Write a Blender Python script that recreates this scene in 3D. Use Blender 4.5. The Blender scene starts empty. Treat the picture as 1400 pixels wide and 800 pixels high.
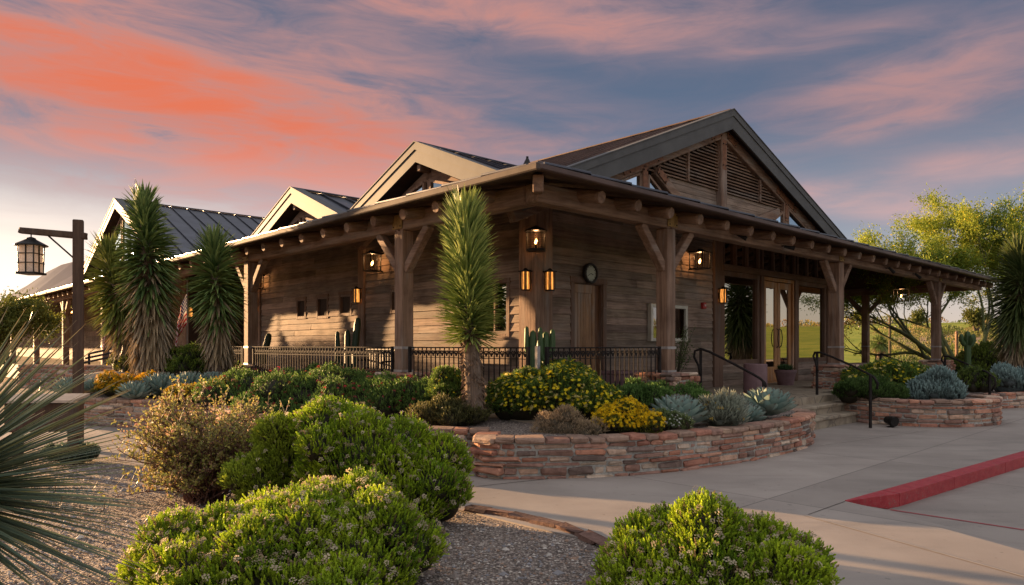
import bpy, math, random
import numpy as np
from mathutils import Vector, Matrix
R = math.radians
rng = np.random.default_rng(7)
random.seed(7)
sc = bpy.context.scene
COL = sc.collection
# ------------------------------------------------------------------ camera
F = 965.0; HY = 472.0; H = 1.42            # focal length in photo pixels, horizon row, eye height
cam_d = bpy.data.cameras.new('camera'); cam = bpy.data.objects.new('camera', cam_d); COL.objects.link(cam)
cam.location = (0, 0, H); cam.rotation_euler = (R(90), 0, 0)
cam_d.sensor_width = 36; cam_d.lens = 36 * F / 1400; cam_d.shift_y = (HY - 400) / 1400
cam_d.clip_start = .05; cam_d.clip_end = 20000
sc.camera = cam
# ------------------------------------------------------------------ light
SUN_AZ = -59.0; SUN_EL = 6.5               # degrees: azimuth left of the view axis, elevation
sun_dir = Vector((math.sin(R(SUN_AZ)) * math.cos(R(SUN_EL)), math.cos(R(SUN_AZ)) * math.cos(R(SUN_EL)), math.sin(R(SUN_EL))))
sl = bpy.data.lights.new('sun', 'SUN'); sl.energy = 5.0; sl.angle = R(.6); sl.color = (1.0, .60, .29)
so = bpy.data.objects.new('sun', sl); COL.objects.link(so); so.rotation_euler = sun_dir.to_track_quat('Z', 'Y').to_euler()
sc.view_settings.view_transform = 'Standard'; sc.view_settings.look = 'None'
sc.view_settings.exposure = 1.95; sc.view_settings.gamma = 1
sc.cycles.use_denoising = True
sc.cycles.max_bounces = 6; sc.cycles.diffuse_bounces = 3; sc.cycles.glossy_bounces = 3
sc.cycles.transparent_max_bounces = 6; sc.cycles.transmission_bounces = 3
sc.cycles.caustics_reflective = False; sc.cycles.caustics_refractive = False

class NT:
    """small helper that writes node trees"""
    def __init__(s, tree): s.t = tree; s.t.nodes.clear()
    def n(s, typ, **kw):
        nd = s.t.nodes.new(typ)
        for k, v in kw.items(): setattr(nd, k, v)
        return nd
    def put(s, sock, v):
        if isinstance(v, bpy.types.NodeSocket): s.t.links.new(v, sock)
        elif isinstance(v, (tuple, list)) and len(v) == 3 and sock.type == 'RGBA': sock.default_value = (*v, 1)
        else: sock.default_value = v
    def m(s, op, a, b=0.0, c=0.0, clamp=False):
        nd = s.n('ShaderNodeMath', operation=op, use_clamp=clamp)
        s.put(nd.inputs[0], a); s.put(nd.inputs[1], b); s.put(nd.inputs[2], c)
        return nd.outputs[0]
    def mix(s, f, a, b, blend='MIX'):
        nd = s.n('ShaderNodeMixRGB', blend_type=blend)
        s.put(nd.inputs[0], f); s.put(nd.inputs[1], a); s.put(nd.inputs[2], b)
        return nd.outputs[0]
    def ramp(s, f, stops, interp='LINEAR'):
        nd = s.n('ShaderNodeValToRGB'); s.put(nd.inputs[0], f); e = nd.color_ramp.elements
        nd.color_ramp.interpolation = interp
        while len(e) < len(stops): e.new(.5)
        for el, (p, c) in zip(e, stops):
            el.position = p; el.color = (*c, 1) if isinstance(c, (tuple, list)) else (c, c, c, 1)
        return nd.outputs[0]
    def smooth(s, f, a, b, to0=0., to1=1.):
        nd = s.n('ShaderNodeMapRange', interpolation_type='SMOOTHSTEP'); s.put(nd.inputs[0], f)
        nd.inputs[1].default_value = a; nd.inputs[2].default_value = b; nd.inputs[3].default_value = to0; nd.inputs[4].default_value = to1
        return nd.outputs[0]
    def noise(s, vec, scale, detail=4, rough=.55, dist=0.):
        nd = s.n('ShaderNodeTexNoise'); s.put(nd.inputs['Vector'], vec); nd.inputs['Scale'].default_value = scale
        nd.inputs['Detail'].default_value = detail; nd.inputs['Roughness'].default_value = rough; nd.inputs['Distortion'].default_value = dist
        return nd.outputs[0]
    def vmap(s, vec, scale=(1, 1, 1), loc=(0, 0, 0), rot=(0, 0, 0)):
        nd = s.n('ShaderNodeMapping'); s.put(nd.inputs[0], vec); nd.inputs[1].default_value = loc
        nd.inputs[2].default_value = rot; nd.inputs[3].default_value = scale
        return nd.outputs[0]
    def comb(s, x, y, z=0.):
        nd = s.n('ShaderNodeCombineXYZ'); s.put(nd.inputs[0], x); s.put(nd.inputs[1], y); s.put(nd.inputs[2], z); return nd.outputs[0]

def make_world():
    w = bpy.data.worlds.new('World'); sc.world = w; w.use_nodes = True
    t = NT(w.node_tree)
    co = t.n('ShaderNodeTexCoord').outputs['Generated']
    sep = t.n('ShaderNodeSeparateXYZ'); t.put(sep.inputs[0], co); x, y, z = sep.outputs
    sky = t.n('ShaderNodeTexSky'); sky.sky_type = 'NISHITA'; sky.sun_disc = False
    sky.sun_elevation = R(SUN_EL); sky.sun_rotation = R(SUN_AZ) % (2 * math.pi)
    sky.air_density = 1.0; sky.dust_density = 1.6; sky.ozone_density = 2.5
    deg = 57.29578
    az = t.m('MULTIPLY', t.m('ARCTAN2', x, y), deg)
    el = t.m('MULTIPLY', t.m('ARCSINE', z), deg)
    # evening gradient of the air itself, blended with the physical sky
    grad = t.ramp(t.m('DIVIDE', t.m('MAXIMUM', el, 0.), 40.), [(0, (.92, .74, .60)), (.09, (.76, .68, .64)), (.22, (.32, .385, .48)), (.42, (.12, .18, .285)), (.66, (.085, .13, .22)), (1, (.07, .10, .18))])
    warm = t.m('MULTIPLY', t.smooth(az, 6., -27.), t.smooth(el, 15., 3.))
    grad = t.mix(warm, grad, (1.75, 1.42, 1.18))
    dim = t.smooth(az, 60., 120., 1., 1.7)  # both factors lift the out-of-view sky sideways and behind, added for fill
    dim2 = t.smooth(az, -95., -150., 1., 1.6)
    grad = t.mix(1., grad, t.comb(t.m('MULTIPLY', dim, dim2), t.m('MULTIPLY', dim, dim2), t.m('MULTIPLY', dim, dim2)), 'MULTIPLY')
    high = t.smooth(el, 29., 55.)          # out-of-view sky overhead, brightened to add ambient fill
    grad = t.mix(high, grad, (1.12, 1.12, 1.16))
    back = t.m('MAXIMUM', t.smooth(az, 65., 115.), t.smooth(az, -105., -150.))  # sky behind the viewer, likewise brightened to add fill
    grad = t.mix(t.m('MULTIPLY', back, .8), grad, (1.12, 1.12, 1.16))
    grad = t.mix(1., grad, (4.5, 4.5, 4.5), 'MULTIPLY')
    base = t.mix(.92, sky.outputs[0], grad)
    # clouds, laid out over azimuth and elevation
    v0 = t.comb(az, t.m('MULTIPLY', el, 2.6))
    warp = t.noise(t.vmap(v0, (.045, .045, 1), (3.1, 7.7, 0)), 1., 4, .6)
    n1 = t.noise(t.vmap(v0, (.040, .075, 1), (1.7, .4, 2.), (0, 0, R(24))), 1., 7, .56, .9)
    n2 = t.noise(t.vmap(v0, (.016, .10, 1), (9., 4., 1.), (0, 0, R(20))), 1., 6, .62, .6)
    blobs = [  # az, el, half length, half width, tilt, weight
        (-33, 19.0, 15, 6.2, -6, .95), (-20, 16.4, 16, 5.8, -15, .90), (-9, 13.0, 13, 4.8, -10, .62), (-31, 13.5, 13, 2.6, -4, .32), (-3, 25.8, 24, 2.8, -3, .85), (-4, 20.5, 10, 1.8, -9, .30), (8, 23.8, 10, 1.8, -6, .35),
        (30, 18.3, 11, 1.9, 7, .72), (23, 21.6, 10, 1.0, 2, .36), (29, 15.6, 7, .9, 6, .5), (22.3, 11.3, 4.5, 1.3, -14, .60), (29, 9.6, 4, 1.2, -10, .5), (33, 12.2, 6, 1.3, 2, .5),
        (5, 16.2, 5, 1.9, 4, .42), (-8, 19, 10, 2.2, -12, .3), (80, 20, 40, 6, 5, .7), (-110, 20, 40, 7, 5, .7), (170, 30, 60, 10, 0, .6)]
    tot = None
    for a0, e0, la, lb, tilt, wt in blobs:
        dx = t.m('SUBTRACT', az, a0); dy = t.m('SUBTRACT', el, e0); c, s_ = math.cos(R(tilt)), math.sin(R(tilt))
        u = t.m('ADD', t.m('MULTIPLY', dx, c / la), t.m('MULTIPLY', dy, s_ / la))
        v = t.m('ADD', t.m('MULTIPLY', dx, -s_ / lb), t.m('MULTIPLY', dy, c / lb))
        g = t.m('MULTIPLY', t.m('EXPONENT', t.m('MULTIPLY', t.m('ADD', t.m('MULTIPLY', u, u), t.m('MULTIPLY', v, v)), -1.)), wt)
        tot = g if tot is None else t.m('ADD', tot, g)
    n3 = t.noise(t.vmap(v0, (.11, .19, 1), (5., 1., 3.), (0, 0, R(22))), 1., 7, .62, 1.2)
    nn = t.m('ADD', t.m('ADD', t.m('MULTIPLY', n1, .50), t.m('MULTIPLY', n2, .14)), t.m('MULTIPLY', n3, .36))
    nz = t.m('MULTIPLY', t.m('SUBTRACT', nn, .5), 3.4)
    dens = t.m('ADD', t.m('MULTIPLY', tot, .66), t.m('MULTIPLY', nz, t.m('ADD', t.m('MULTIPLY', tot, .95), .08)))
    mask = t.m('MULTIPLY', t.smooth(dens, -.10, .80), t.smooth(el, 2., 9.))
    hot = t.m('MULTIPLY', t.smooth(az, 34., -22., .38, 1.), t.smooth(dens, .05, 1.7, .05, 1.))
    cc = t.ramp(hot, [(0, (.40, .28, .31)), (.35, (.60, .29, .26)), (.7, (.78, .245, .165)), (1, (.88, .205, .10))])
    lowp = t.smooth(el, 17., 8., 0., .8)
    cc = t.mix(lowp, cc, (.80, .50, .47))
    cc = t.mix(1., cc, (4.9, 4.9, 4.9), 'MULTIPLY')
    veil = t.m('MULTIPLY', t.smooth(nn, .36, .62), t.smooth(el, 4., 14., 0., .26))
    vside = t.smooth(az, 8., -16.)
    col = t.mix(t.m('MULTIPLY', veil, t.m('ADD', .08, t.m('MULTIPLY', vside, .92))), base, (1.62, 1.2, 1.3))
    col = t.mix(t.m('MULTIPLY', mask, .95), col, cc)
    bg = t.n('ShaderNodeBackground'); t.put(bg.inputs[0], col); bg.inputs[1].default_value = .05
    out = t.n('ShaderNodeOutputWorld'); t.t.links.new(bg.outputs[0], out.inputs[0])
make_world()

# ------------------------------------------------------------------ mapping helpers
OX, OY = .326, 9.0                          # outer corner of the porch beams; building frame: X along the front, Y along the side
UX, UY = math.sin(R(46.5)), math.cos(R(46.5)); BROT = math.atan2(UY, UX)
def bw(x, y, z=0.): return Vector((OX + x * UX - y * UY, OY + x * UY + y * UX, z))
def loc(x, y): dx, dy = x - OX, y - OY; return dx * UX + dy * UY, -dx * UY + dy * UX
def at(px, py, d): return Vector(((px - 700) / F * d, d, H + (HY - py) / F * d))
def gr(px, py, z=0.): d = (H - z) * F / (py - HY); return Vector(((px - 700) / F * d, d, z))
def PR(px, py, c):
    a = (px - 700) / F; d = (c - OX * UY + OY * UX) / (-a * UY + UX); X, Y = loc(a * d, d); return X, H + (HY - py) / F * d
def PL(px, py, c):
    a = (px - 700) / F; d = (c + OX * UX + OY * UY) / (a * UX + UY); X, Y = loc(a * d, d); return Y, H + (HY - py) / F * d

# ------------------------------------------------------------------ mesh builder
class MB:
    def __init__(s): s.V = []; s.C = []; s.F = {}; s.n = 0; s.M = {}
    def add(s, V, Fs, c=(1, 1, 1), mi=0):
        V = np.asarray(V, float).reshape(-1, 3); k = len(V); s.V.append(V)
        c = np.asarray(c, float)
        s.C.append(np.tile(c, (k, 1)) if c.ndim == 1 else c)
        if isinstance(Fs, np.ndarray): groups = {Fs.shape[1]: Fs}
        else:
            groups = {}
            for f in Fs: groups.setdefault(len(f), []).append(f)
        for q, a in groups.items():
            a = np.asarray(a, int) + s.n
            s.F.setdefault(q, []).append(a); s.M.setdefault(q, []).append(np.full(len(a), mi))
        s.n += k
    def box(s, lo, hi, c=(1, 1, 1), ch=0., jit=0., rot=None, org=None, mi=0):
        lo = np.array(lo, float); hi = np.array(hi, float); ctr = (lo + hi) / 2; h = (hi - lo) / 2
        if ch <= 0:
            sg = np.array([(-1, -1, -1), (1, -1, -1), (1, 1, -1), (-1, 1, -1), (-1, -1, 1), (1, -1, 1), (1, 1, 1), (-1, 1, 1)], float)
            V = sg * h; Fs = [(0, 3, 2, 1), (4, 5, 6, 7), (0, 1, 5, 4), (1, 2, 6, 5), (2, 3, 7, 6), (3, 0, 4, 7)]
        else:
            V, Fs = chamfer(h, min(ch, h.min() * .9))
        if jit: V = V + rng.normal(0, jit, V.shape)
        if rot is not None: V = V @ np.array(rot).T
        s.add(V + (ctr if org is None else np.array(org)), Fs, c, mi)
    def beam(s, p0, p1, w, h, c=(1, 1, 1), up=(0, 0, 1), ch=.012, jit=0.):
        p0 = Vector(p0); p1 = Vector(p1); d = p1 - p0; L = d.length; d.normalize(); u = Vector(up)
        if abs(d.dot(u)) > .98: u = Vector((1, 0, 0))
        sd = d.cross(u).normalized(); u = sd.cross(d)
        M = np.array([list(d), list(sd), list(u)]).T
        V, Fs = chamfer(np.array([L / 2, w / 2, h / 2]), min(ch, w * .3, h * .3))
        if jit: V = V + rng.normal(0, jit, V.shape)
        s.add(V @ M.T + np.array((p0 + p1) / 2), Fs, c)
    def tube(s, pts, rad, seg=8, c=(1, 1, 1), cap=True):
        P = [Vector(p) for p in pts]; n = len(P); rad = [rad] * n if not hasattr(rad, '__len__') else rad
        V = []; prev = None
        for i in range(n):
            d = (P[min(i + 1, n - 1)] - P[max(i - 1, 0)]).normalized()
            if prev is None: a = d.orthogonal().normalized()
            else: a = (prev - d * prev.dot(d)).normalized()
            prev = a; b = d.cross(a)
            for k in range(seg):
                th = 2 * math.pi * k / seg; V.append(P[i] + (a * math.cos(th) + b * math.sin(th)) * rad[i])
        Fs = [(i * seg + k, i * seg + (k + 1) % seg, (i + 1) * seg + (k + 1) % seg, (i + 1) * seg + k) for i in range(n - 1) for k in range(seg)]
        if cap: Fs += [tuple(range(seg))[::-1], tuple((n - 1) * seg + k for k in range(seg))]
        s.add(np.array([tuple(v) for v in V]), Fs, c)
    def lathe(s, prof, ctr=(0, 0, 0), seg=16, c=(1, 1, 1)):
        V = []; n = len(prof)
        for r, z in prof:
            for k in range(seg): th = 2 * math.pi * k / seg; V.append((ctr[0] + r * math.cos(th), ctr[1] + r * math.sin(th), ctr[2] + z))
        Fs = [(i * seg + k, i * seg + (k + 1) % seg, (i + 1) * seg + (k + 1) % seg, (i + 1) * seg + k) for i in range(n - 1) for k in range(seg)]
        Fs += [tuple(range(seg))[::-1], tuple((n - 1) * seg + k for k in range(seg))]
        s.add(V, Fs, c)
    def prism(s, poly, vec, c=(1, 1, 1)):
        """planar polygon (3D points) pushed along vec"""
        n = len(poly); P = np.array(poly, float); V = np.vstack([P, P + np.array(vec, float)])
        s.add(V, [tuple(range(n))[::-1], tuple(range(n, 2 * n))] + [(i, (i + 1) % n, n + (i + 1) % n, n + i) for i in range(n)], c)
    def blob(s, ctr, r, c=(1, 1, 1), sub=1, amp=.0, freq=3., seed=0):
        V, Fs = ico(sub); V = V.copy()
        if amp:
            ph = np.random.default_rng(seed).uniform(0, 6, (6, 3)); q = 0
            for k in range(6): q = q + np.sin((V * freq * (1 + .5 * k)) @ np.eye(3) + ph[k]).sum(1) / (1 + k) ** 1.1
            V = V * (1 + amp * q / 3)[:, None]
        s.add(V * np.array(r) + np.array(ctr), Fs, c)
    def build(s, name, mat, parent=None, smooth=False, label=None, kind=None):
        me = bpy.data.meshes.new(name); V = np.vstack(s.V) if s.V else np.zeros((0, 3))
        me.vertices.add(len(V)); me.vertices.foreach_set('co', V.ravel().astype(np.float32))
        loops = []; starts = []; tot = []; mids = []; off = 0
        for q, arrs in s.F.items():
            a = np.vstack(arrs); loops.append(a.ravel()); starts.append(off + np.arange(len(a)) * q); tot.append(np.full(len(a), q)); mids.append(np.concatenate(s.M[q])); off += a.size
        loops = np.concatenate(loops); starts = np.concatenate(starts)
        me.loops.add(len(loops)); me.loops.foreach_set('vertex_index', loops.astype(np.int32))
        me.polygons.add(len(starts)); me.polygons.foreach_set('loop_start', starts.astype(np.int32)); me.polygons.foreach_set('loop_total', np.concatenate(tot).astype(np.int32))
        mats = mat if isinstance(mat, (list, tuple)) else [mat]
        for m_ in mats: me.materials.append(m_)
        if len(mats) > 1: me.polygons.foreach_set('material_index', np.concatenate(mids).astype(np.int32))
        me.polygons.foreach_set('use_smooth', np.full(len(starts), bool(smooth)))
        at_ = me.attributes.new('col', 'FLOAT_COLOR', 'POINT'); C = np.vstack(s.C); C4 = np.ones((len(V), 4), np.float32); C4[:, :3] = C
        at_.data.foreach_set('color', C4.ravel())
        me.update(calc_edges=True); me.validate()
        o = bpy.data.objects.new(name, me); COL.objects.link(o)
        if parent is not None: o.parent = parent
        if label: o['label'] = label
        if kind: o['kind'] = kind
        return o
def chamfer(h, c):
    V = []; idx = {}
    for sx in (-1, 1):
        for sy in (-1, 1):
            for sz in (-1, 1):
                for ax in range(3):
                    p = np.array([sx, sy, sz], float) * (h - c); p[ax] = (sx, sy, sz)[ax] * h[ax]; idx[(sx, sy, sz, ax)] = len(V); V.append(p)
    Fs = []
    def quad(ids, nrm):
        a, b, c_ = (V[i] for i in ids[:3])
        if np.dot(np.cross(b - a, c_ - b), nrm) < 0: ids = ids[::-1]
        Fs.append(tuple(ids))
    for ax in range(3):
        o1, o2 = [a for a in range(3) if a != ax]
        for s_ in (-1, 1):
            ids = []
            for a, b in ((-1, -1), (1, -1), (1, 1), (-1, 1)):
                k = [0, 0, 0]; k[ax] = s_; k[o1] = a; k[o2] = b; ids.append(idx[(*k, ax)])
            n_ = np.zeros(3); n_[ax] = s_; quad(ids, n_)
        for a in (-1, 1):
            for b in (-1, 1):
                ids = []
                for s_, w_ in ((-1, o1), (-1, o2), (1, o2), (1, o1)):
                    k = [0, 0, 0]; k[ax] = s_; k[o1] = a; k[o2] = b; ids.append(idx[(*k, w_)])
                n_ = np.zeros(3); n_[o1] = a; n_[o2] = b; quad(ids, n_)
    for sx in (-1, 1):
        for sy in (-1, 1):
            for sz in (-1, 1):
                ids = [idx[(sx, sy, sz, a)] for a in range(3)]
                a, b, c_ = (V[i] for i in ids)
                if np.dot(np.cross(b - a, c_ - b), (sx, sy, sz)) < 0: ids = ids[::-1]
                Fs.append(tuple(ids))
    return np.array(V), Fs
_ico = {}
def ico(sub):
    if sub in _ico: return _ico[sub]
    import bmesh
    bm = bmesh.new(); bmesh.ops.create_icosphere(bm, subdivisions=sub, radius=1.0)
    V = np.array([tuple(v.co) for v in bm.verts]); Fs = np.array([[v.index for v in f.verts] for f in bm.faces]); bm.free()
    _ico[sub] = (V, Fs); return V, Fs
def thing(name, label, cat, loc=(0, 0, 0), rotz=0., group=None):
    o = bpy.data.objects.new(name, None); COL.objects.link(o); o.location = loc; o.rotation_euler = (0, 0, rotz); o.empty_display_size = .1
    o['label'] = label; o['category'] = cat
    if group: o['group'] = group
    return o
def tag(o, label, cat, group=None):
    o['label'] = label; o['category'] = cat
    if group: o['group'] = group
    return o

# ------------------------------------------------------------------ materials
def new_mat(name):
    m = bpy.data.materials.new(name); m.use_nodes = True; return m, NT(m.node_tree)
def finish(t, color, rough=.7, metal=0., bump=None, bdist=.01, bstr=.5, spec=.3, trans=0.):
    p = t.n('ShaderNodeBsdfPrincipled'); t.put(p.inputs['Base Color'], color); t.put(p.inputs['Roughness'], rough); t.put(p.inputs['Metallic'], metal)
    p.inputs['Specular IOR Level'].default_value = spec
    if bump is not None:
        b = t.n('ShaderNodeBump'); b.inputs['Strength'].default_value = bstr; b.inputs['Distance'].default_value = bdist
        t.put(b.inputs['Height'], bump); t.t.links.new(b.outputs[0], p.inputs['Normal'])
    sh = p.outputs[0]
    if trans:
        tr = t.n('ShaderNodeBsdfTranslucent'); t.put(tr.inputs[0], color); mx = t.n('ShaderNodeMixShader'); mx.inputs[0].default_value = trans
        t.t.links.new(sh, mx.inputs[1]); t.t.links.new(tr.outputs[0], mx.inputs[2]); sh = mx.outputs[0]
    o = t.n('ShaderNodeOutputMaterial'); t.t.links.new(sh, o.inputs[0])
def attr(t): return t.n('ShaderNodeAttribute', attribute_name='col').outputs[0]
def objco(t): return t.n('ShaderNodeTexCoord').outputs['Object']
def wood(name, c1, c2, axis, rough=.75, grain=22., bstr=.5):
    m, t = new_mat(name); co = objco(t)
    sc3 = [grain] * 3; sc3[axis] = 1.3
    n = t.noise(t.vmap(co, sc3), 1., 5, .65, .3); b = t.noise(co, 1.6, 3, .6)
    sc4 = [grain * 3] * 3; sc4[axis] = 3.
    fine = t.noise(t.vmap(co, sc4), 1., 3, .6)
    f = t.m('ADD', t.m('MULTIPLY', n, .7), t.m('MULTIPLY', b, .5))
    col = t.mix(t.smooth(f, .42, .78), c1, c2)
    col = t.mix(t.smooth(fine, .56, .74, 0., .55), col, tuple(v * .45 for v in c1))
    gv = (c2[0] * .85, c2[0] * .76, c2[0] * .68); sc5 = [3.5] * 3; sc5[axis] = .6; wn = t.noise(t.vmap(co, sc5), 1., 5, .65, .6)
    col = t.mix(t.smooth(wn, .48, .72, 0., .6), col, gv); col = t.mix(t.smooth(wn, .42, .25, 0., .5), col, tuple(v * .5 for v in c1))
    col = t.mix(1., col, attr(t), 'MULTIPLY')
    finish(t, col, rough, bump=t.m('ADD', n, t.m('MULTIPLY', fine, .5)), bdist=.012, bstr=bstr, spec=.25)
    return m
def plain(name, c, rough=.6, metal=0., var=.12, scale=6., bstr=.15, bd=.004, spec=.3):
    m, t = new_mat(name); co = objco(t); n = t.noise(co, scale, 4, .6)
    col = t.mix(t.smooth(n, .3, .7), tuple(v * (1 - var) for v in c), tuple(min(1, v * (1 + var)) for v in c))
    col = t.mix(1., col, attr(t), 'MULTIPLY')
    finish(t, col, rough, metal, bump=t.noise(co, scale * 8, 3), bdist=bd, bstr=bstr, spec=spec)
    return m
def leafmat(name, trans=.35, rough=.55, spec=.3):
    m, t = new_mat(name); finish(t, attr(t), rough, spec=spec, trans=trans); return m
def emis(name, c, s, var=False):
    m, t = new_mat(name); e = t.n('ShaderNodeEmission'); t.put(e.inputs[0], c); e.inputs[1].default_value = s
    if var:
        n = t.noise(t.vmap(objco(t), (30, 30, 6)), 1., 3); t.put(e.inputs[0], t.mix(t.smooth(n, .35, .65), tuple(v * .35 for v in c), c))
    o = t.n('ShaderNodeOutputMaterial'); t.t.links.new(e.outputs[0], o.inputs[0]); return m
def stonemat(name, bumps=1.):
    m, t = new_mat(name); co = objco(t); n = t.noise(co, 14., 6, .65, .4); n2 = t.noise(co, 70., 4, .6); n3 = t.noise(co, 5., 3)
    col = t.mix(t.smooth(n, .35, .7), attr(t), t.mix(1., attr(t), (.62, .60, .60), 'MULTIPLY'))
    col = t.mix(t.smooth(n3, .5, .75, 0., .45), col, t.mix(1., attr(t), (1.35, 1.3, 1.2), 'MULTIPLY'))
    finish(t, col, .9, bump=t.m('ADD', n, t.m('MULTIPLY', n2, .35)), bdist=.02 * bumps, bstr=.7, spec=.2); return m
WA = (.150, .088, .058); WB = (.245, .152, .104)
M = {}
for ax, nm in enumerate('xyz'):
    M['timber_' + nm] = wood('timber_' + nm, (.125, .072, .048), (.29, .185, .128), ax)
    M['siding_' + nm] = wood('siding_' + nm, (.14, .10, .076), (.315, .238, .186), ax, .8, 26., .8)
    M['trim_' + nm] = wood('trim_' + nm, (.115, .066, .045), (.19, .115, .08), ax)
M['door_wood'] = wood('door_wood', (.20, .105, .05), (.34, .19, .095), 2, .45, 18., .3)
M['entry_wood'] = wood('entry_wood', (.30, .135, .055), (.48, .24, .10), 2, .4, 18., .3)
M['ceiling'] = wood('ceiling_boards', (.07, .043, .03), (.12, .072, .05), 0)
M['lamp_post'] = wood('lamp_post_timber', (.055, .032, .022), (.11, .068, .045), 2)
M['metal_roof'] = plain('metal_roof', (.075, .078, .092), .34, .75, .2, 2., .08, .01, .5)
M['brown_roof'] = plain('brown_roof', (.095, .062, .052), .5, .3, .2, 2.)
M['fascia'] = plain('fascia_metal', (.088, .088, .088), .6, 0., .12, 3., .06, spec=.2)
M['gutter'] = plain('gutter_metal', (.09, .07, .058), .7, 0., .2, 3., spec=.15)
M['iron'] = plain('dark_iron', (.022, .018, .017), .75, 0., .3, 8., spec=.12)
M['black'] = plain('black_metal', (.02, .018, .017), .45, .4, .2, 8.)
M['brass'] = plain('plate_metal', (.30, .19, .07), .55, .35, .3, 12.)
M['rust'] = plain('rust_plate', (.19, .085, .045), .65, .2, .3, 14.)
M['steel'] = plain('galvanised', (.33, .31, .30), .5, .6, .15, 10.)
M['stone'] = stonemat('stacked_stone'); M['rock'] = stonemat('boulder_rock', 1.8)
M['mortar'] = plain('mortar', (.40, .38, .34), .95, 0., .25, 30., .8, .01)
M['leaf'] = leafmat('leaf'); M['blade'] = leafmat('blade', .15, .42, .4); M['agave'] = leafmat('agave_leaf', .04, .6, .2)
M['petal'] = leafmat('petal', .4, .6, .2)
M['cactus'] = leafmat('cactus_skin', 0., .5, .3)
M['bark'] = wood('bark', (.07, .055, .035), (.14, .11, .07), 2, .9, 30., .9)
M['green_bark'] = wood('green_bark', (.075, .085, .035), (.15, .17, .06), 2, .8, 14., .6)
M['shag'] = wood('shaggy_trunk', (.10, .072, .052), (.25, .185, .14), 2, .95, 40., 1.)
M['amber'] = emis('amber_glass', (1., .36, .07), .62, True); M['flame'] = emis('flame', (1., .42, .10), 6.)
M['terracotta'] = plain('terracotta', (.19, .075, .05), .7, 0., .2, 6.)
M['purple_pot'] = plain('plum_glaze', (.16, .095, .10), .55, 0., .15, 5.)
M['red_paint'] = None
def glassmat(name, fac, tint=(.9, .88, .8), clear=.15):
    m, t = new_mat(name); g = t.n('ShaderNodeBsdfGlossy'); t.put(g.inputs[0], tint); g.inputs[1].default_value = .0
    tr = t.n('ShaderNodeBsdfTransparent'); t.put(tr.inputs[0], (clear,) * 3)
    fr = t.n('ShaderNodeFresnel'); fr.inputs[0].default_value = 1.6
    mx = t.n('ShaderNodeMixShader'); t.put(mx.inputs[0], t.m('ADD', t.m('MULTIPLY', fr.outputs[0], .8), fac, clamp=True))
    t.t.links.new(tr.outputs[0], mx.inputs[1]); t.t.links.new(g.outputs[0], mx.inputs[2])
    o = t.n('ShaderNodeOutputMaterial'); t.t.links.new(mx.outputs[0], o.inputs[0]); return m
M['glass'] = glassmat('window_glass', .50, (.86, .82, .70), .10); M['case_glass'] = glassmat('case_glass', .2, (1, 1, 1), .95); M['gable_glass'] = glassmat('gable_glass', .5, (.75, .9, 1.))
M['mica'], _t = new_mat('mica_glass'); _n = _t.noise(objco(_t), 90., 4, .7); finish(_t, _t.mix(_t.smooth(_n, .35, .65), (.50, .47, .46), (.78, .74, .72)), .6, trans=.55)
def pavemat():
    m, t = new_mat('washed_concrete'); co = objco(t)
    n = t.noise(co, .8, 5, .6); n2 = t.noise(co, 120., 3, .7); n3 = t.noise(t.vmap(co, (.5, 2.2, 1), rot=(0, 0, R(-25))), 1.2, 5, .6, .6)
    col = t.mix(t.smooth(n, .3, .7), (.262, .226, .202), (.345, .302, .270))
    col = t.mix(t.smooth(n3, .48, .72, 0., .5), col, (.185, .165, .150))
    col = t.mix(t.smooth(n2, .45, .7, 0., .3), col, (.42, .36, .31))
    rc = t.n('ShaderNodeSeparateXYZ'); t.put(rc.inputs[0], t.vmap(co, (1 / 3.1, 1 / 3.1, 1), rot=(0, 0, -BR0)))
    wn = t.n('ShaderNodeTexWhiteNoise'); t.put(wn.inputs['Vector'], t.comb(t.m('FLOOR', rc.outputs[0]), t.m('FLOOR', rc.outputs[1]))); v = t.smooth(wn.outputs['Value'], 0., 1., .86, 1.08)
    col = t.mix(1., col, t.comb(v, t.m('MULTIPLY', v, .99), t.m('MULTIPLY', v, .975)), 'MULTIPLY')
    fx = t.m('ABSOLUTE', t.m('SUBTRACT', t.m('FRACT', rc.outputs[0]), .5)); fy = t.m('ABSOLUTE', t.m('SUBTRACT', t.m('FRACT', rc.outputs[1]), .5))
    jl = t.m('MAXIMUM', t.smooth(fx, .4972, .4985), t.smooth(fy, .4972, .4985)); col = t.mix(t.m('MULTIPLY', jl, .65), col, (.07, .06, .055))
    sp = t.noise(co, 2.3, 6, .75, .5); col = t.mix(t.smooth(sp, .62, .74, 0., .45), col, (.12, .10, .09))
    sp2 = t.noise(co, 16., 2, .5); col = t.mix(t.smooth(sp2, .70, .74, 0., .5), col, (.09, .08, .075))
    finish(t, col, .72, bump=n2, bdist=.004, bstr=.35, spec=.3); return m
BR0 = BROT
M['pave'] = pavemat()
def gravelmat():
    m, t = new_mat('gravel_ground'); co = objco(t)
    v = t.n('ShaderNodeTexVoronoi'); t.put(v.inputs['Vector'], co); v.inputs['Scale'].default_value = 55.
    rnd = t.n('ShaderNodeSeparateColor'); t.put(rnd.inputs[0], v.outputs['Color'])
    col = t.ramp(rnd.outputs[0], [(0, (.12, .10, .09)), (.3, (.22, .17, .14)), (.6, (.33, .27, .23)), (.85, (.45, .38, .33)), (1, (.26, .18, .14))])
    col = t.mix(t.smooth(v.outputs['Distance'], .4, .75, 0., .7), col, (.05, .04, .035))
    finish(t, col, .9, bump=t.m('MULTIPLY', v.outputs['Distance'], -1.), bdist=.02, bstr=1.); return m
M['gravel'] = gravelmat()
M['pebble'] = leafmat('pebble', 0., .85, .2)
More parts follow.
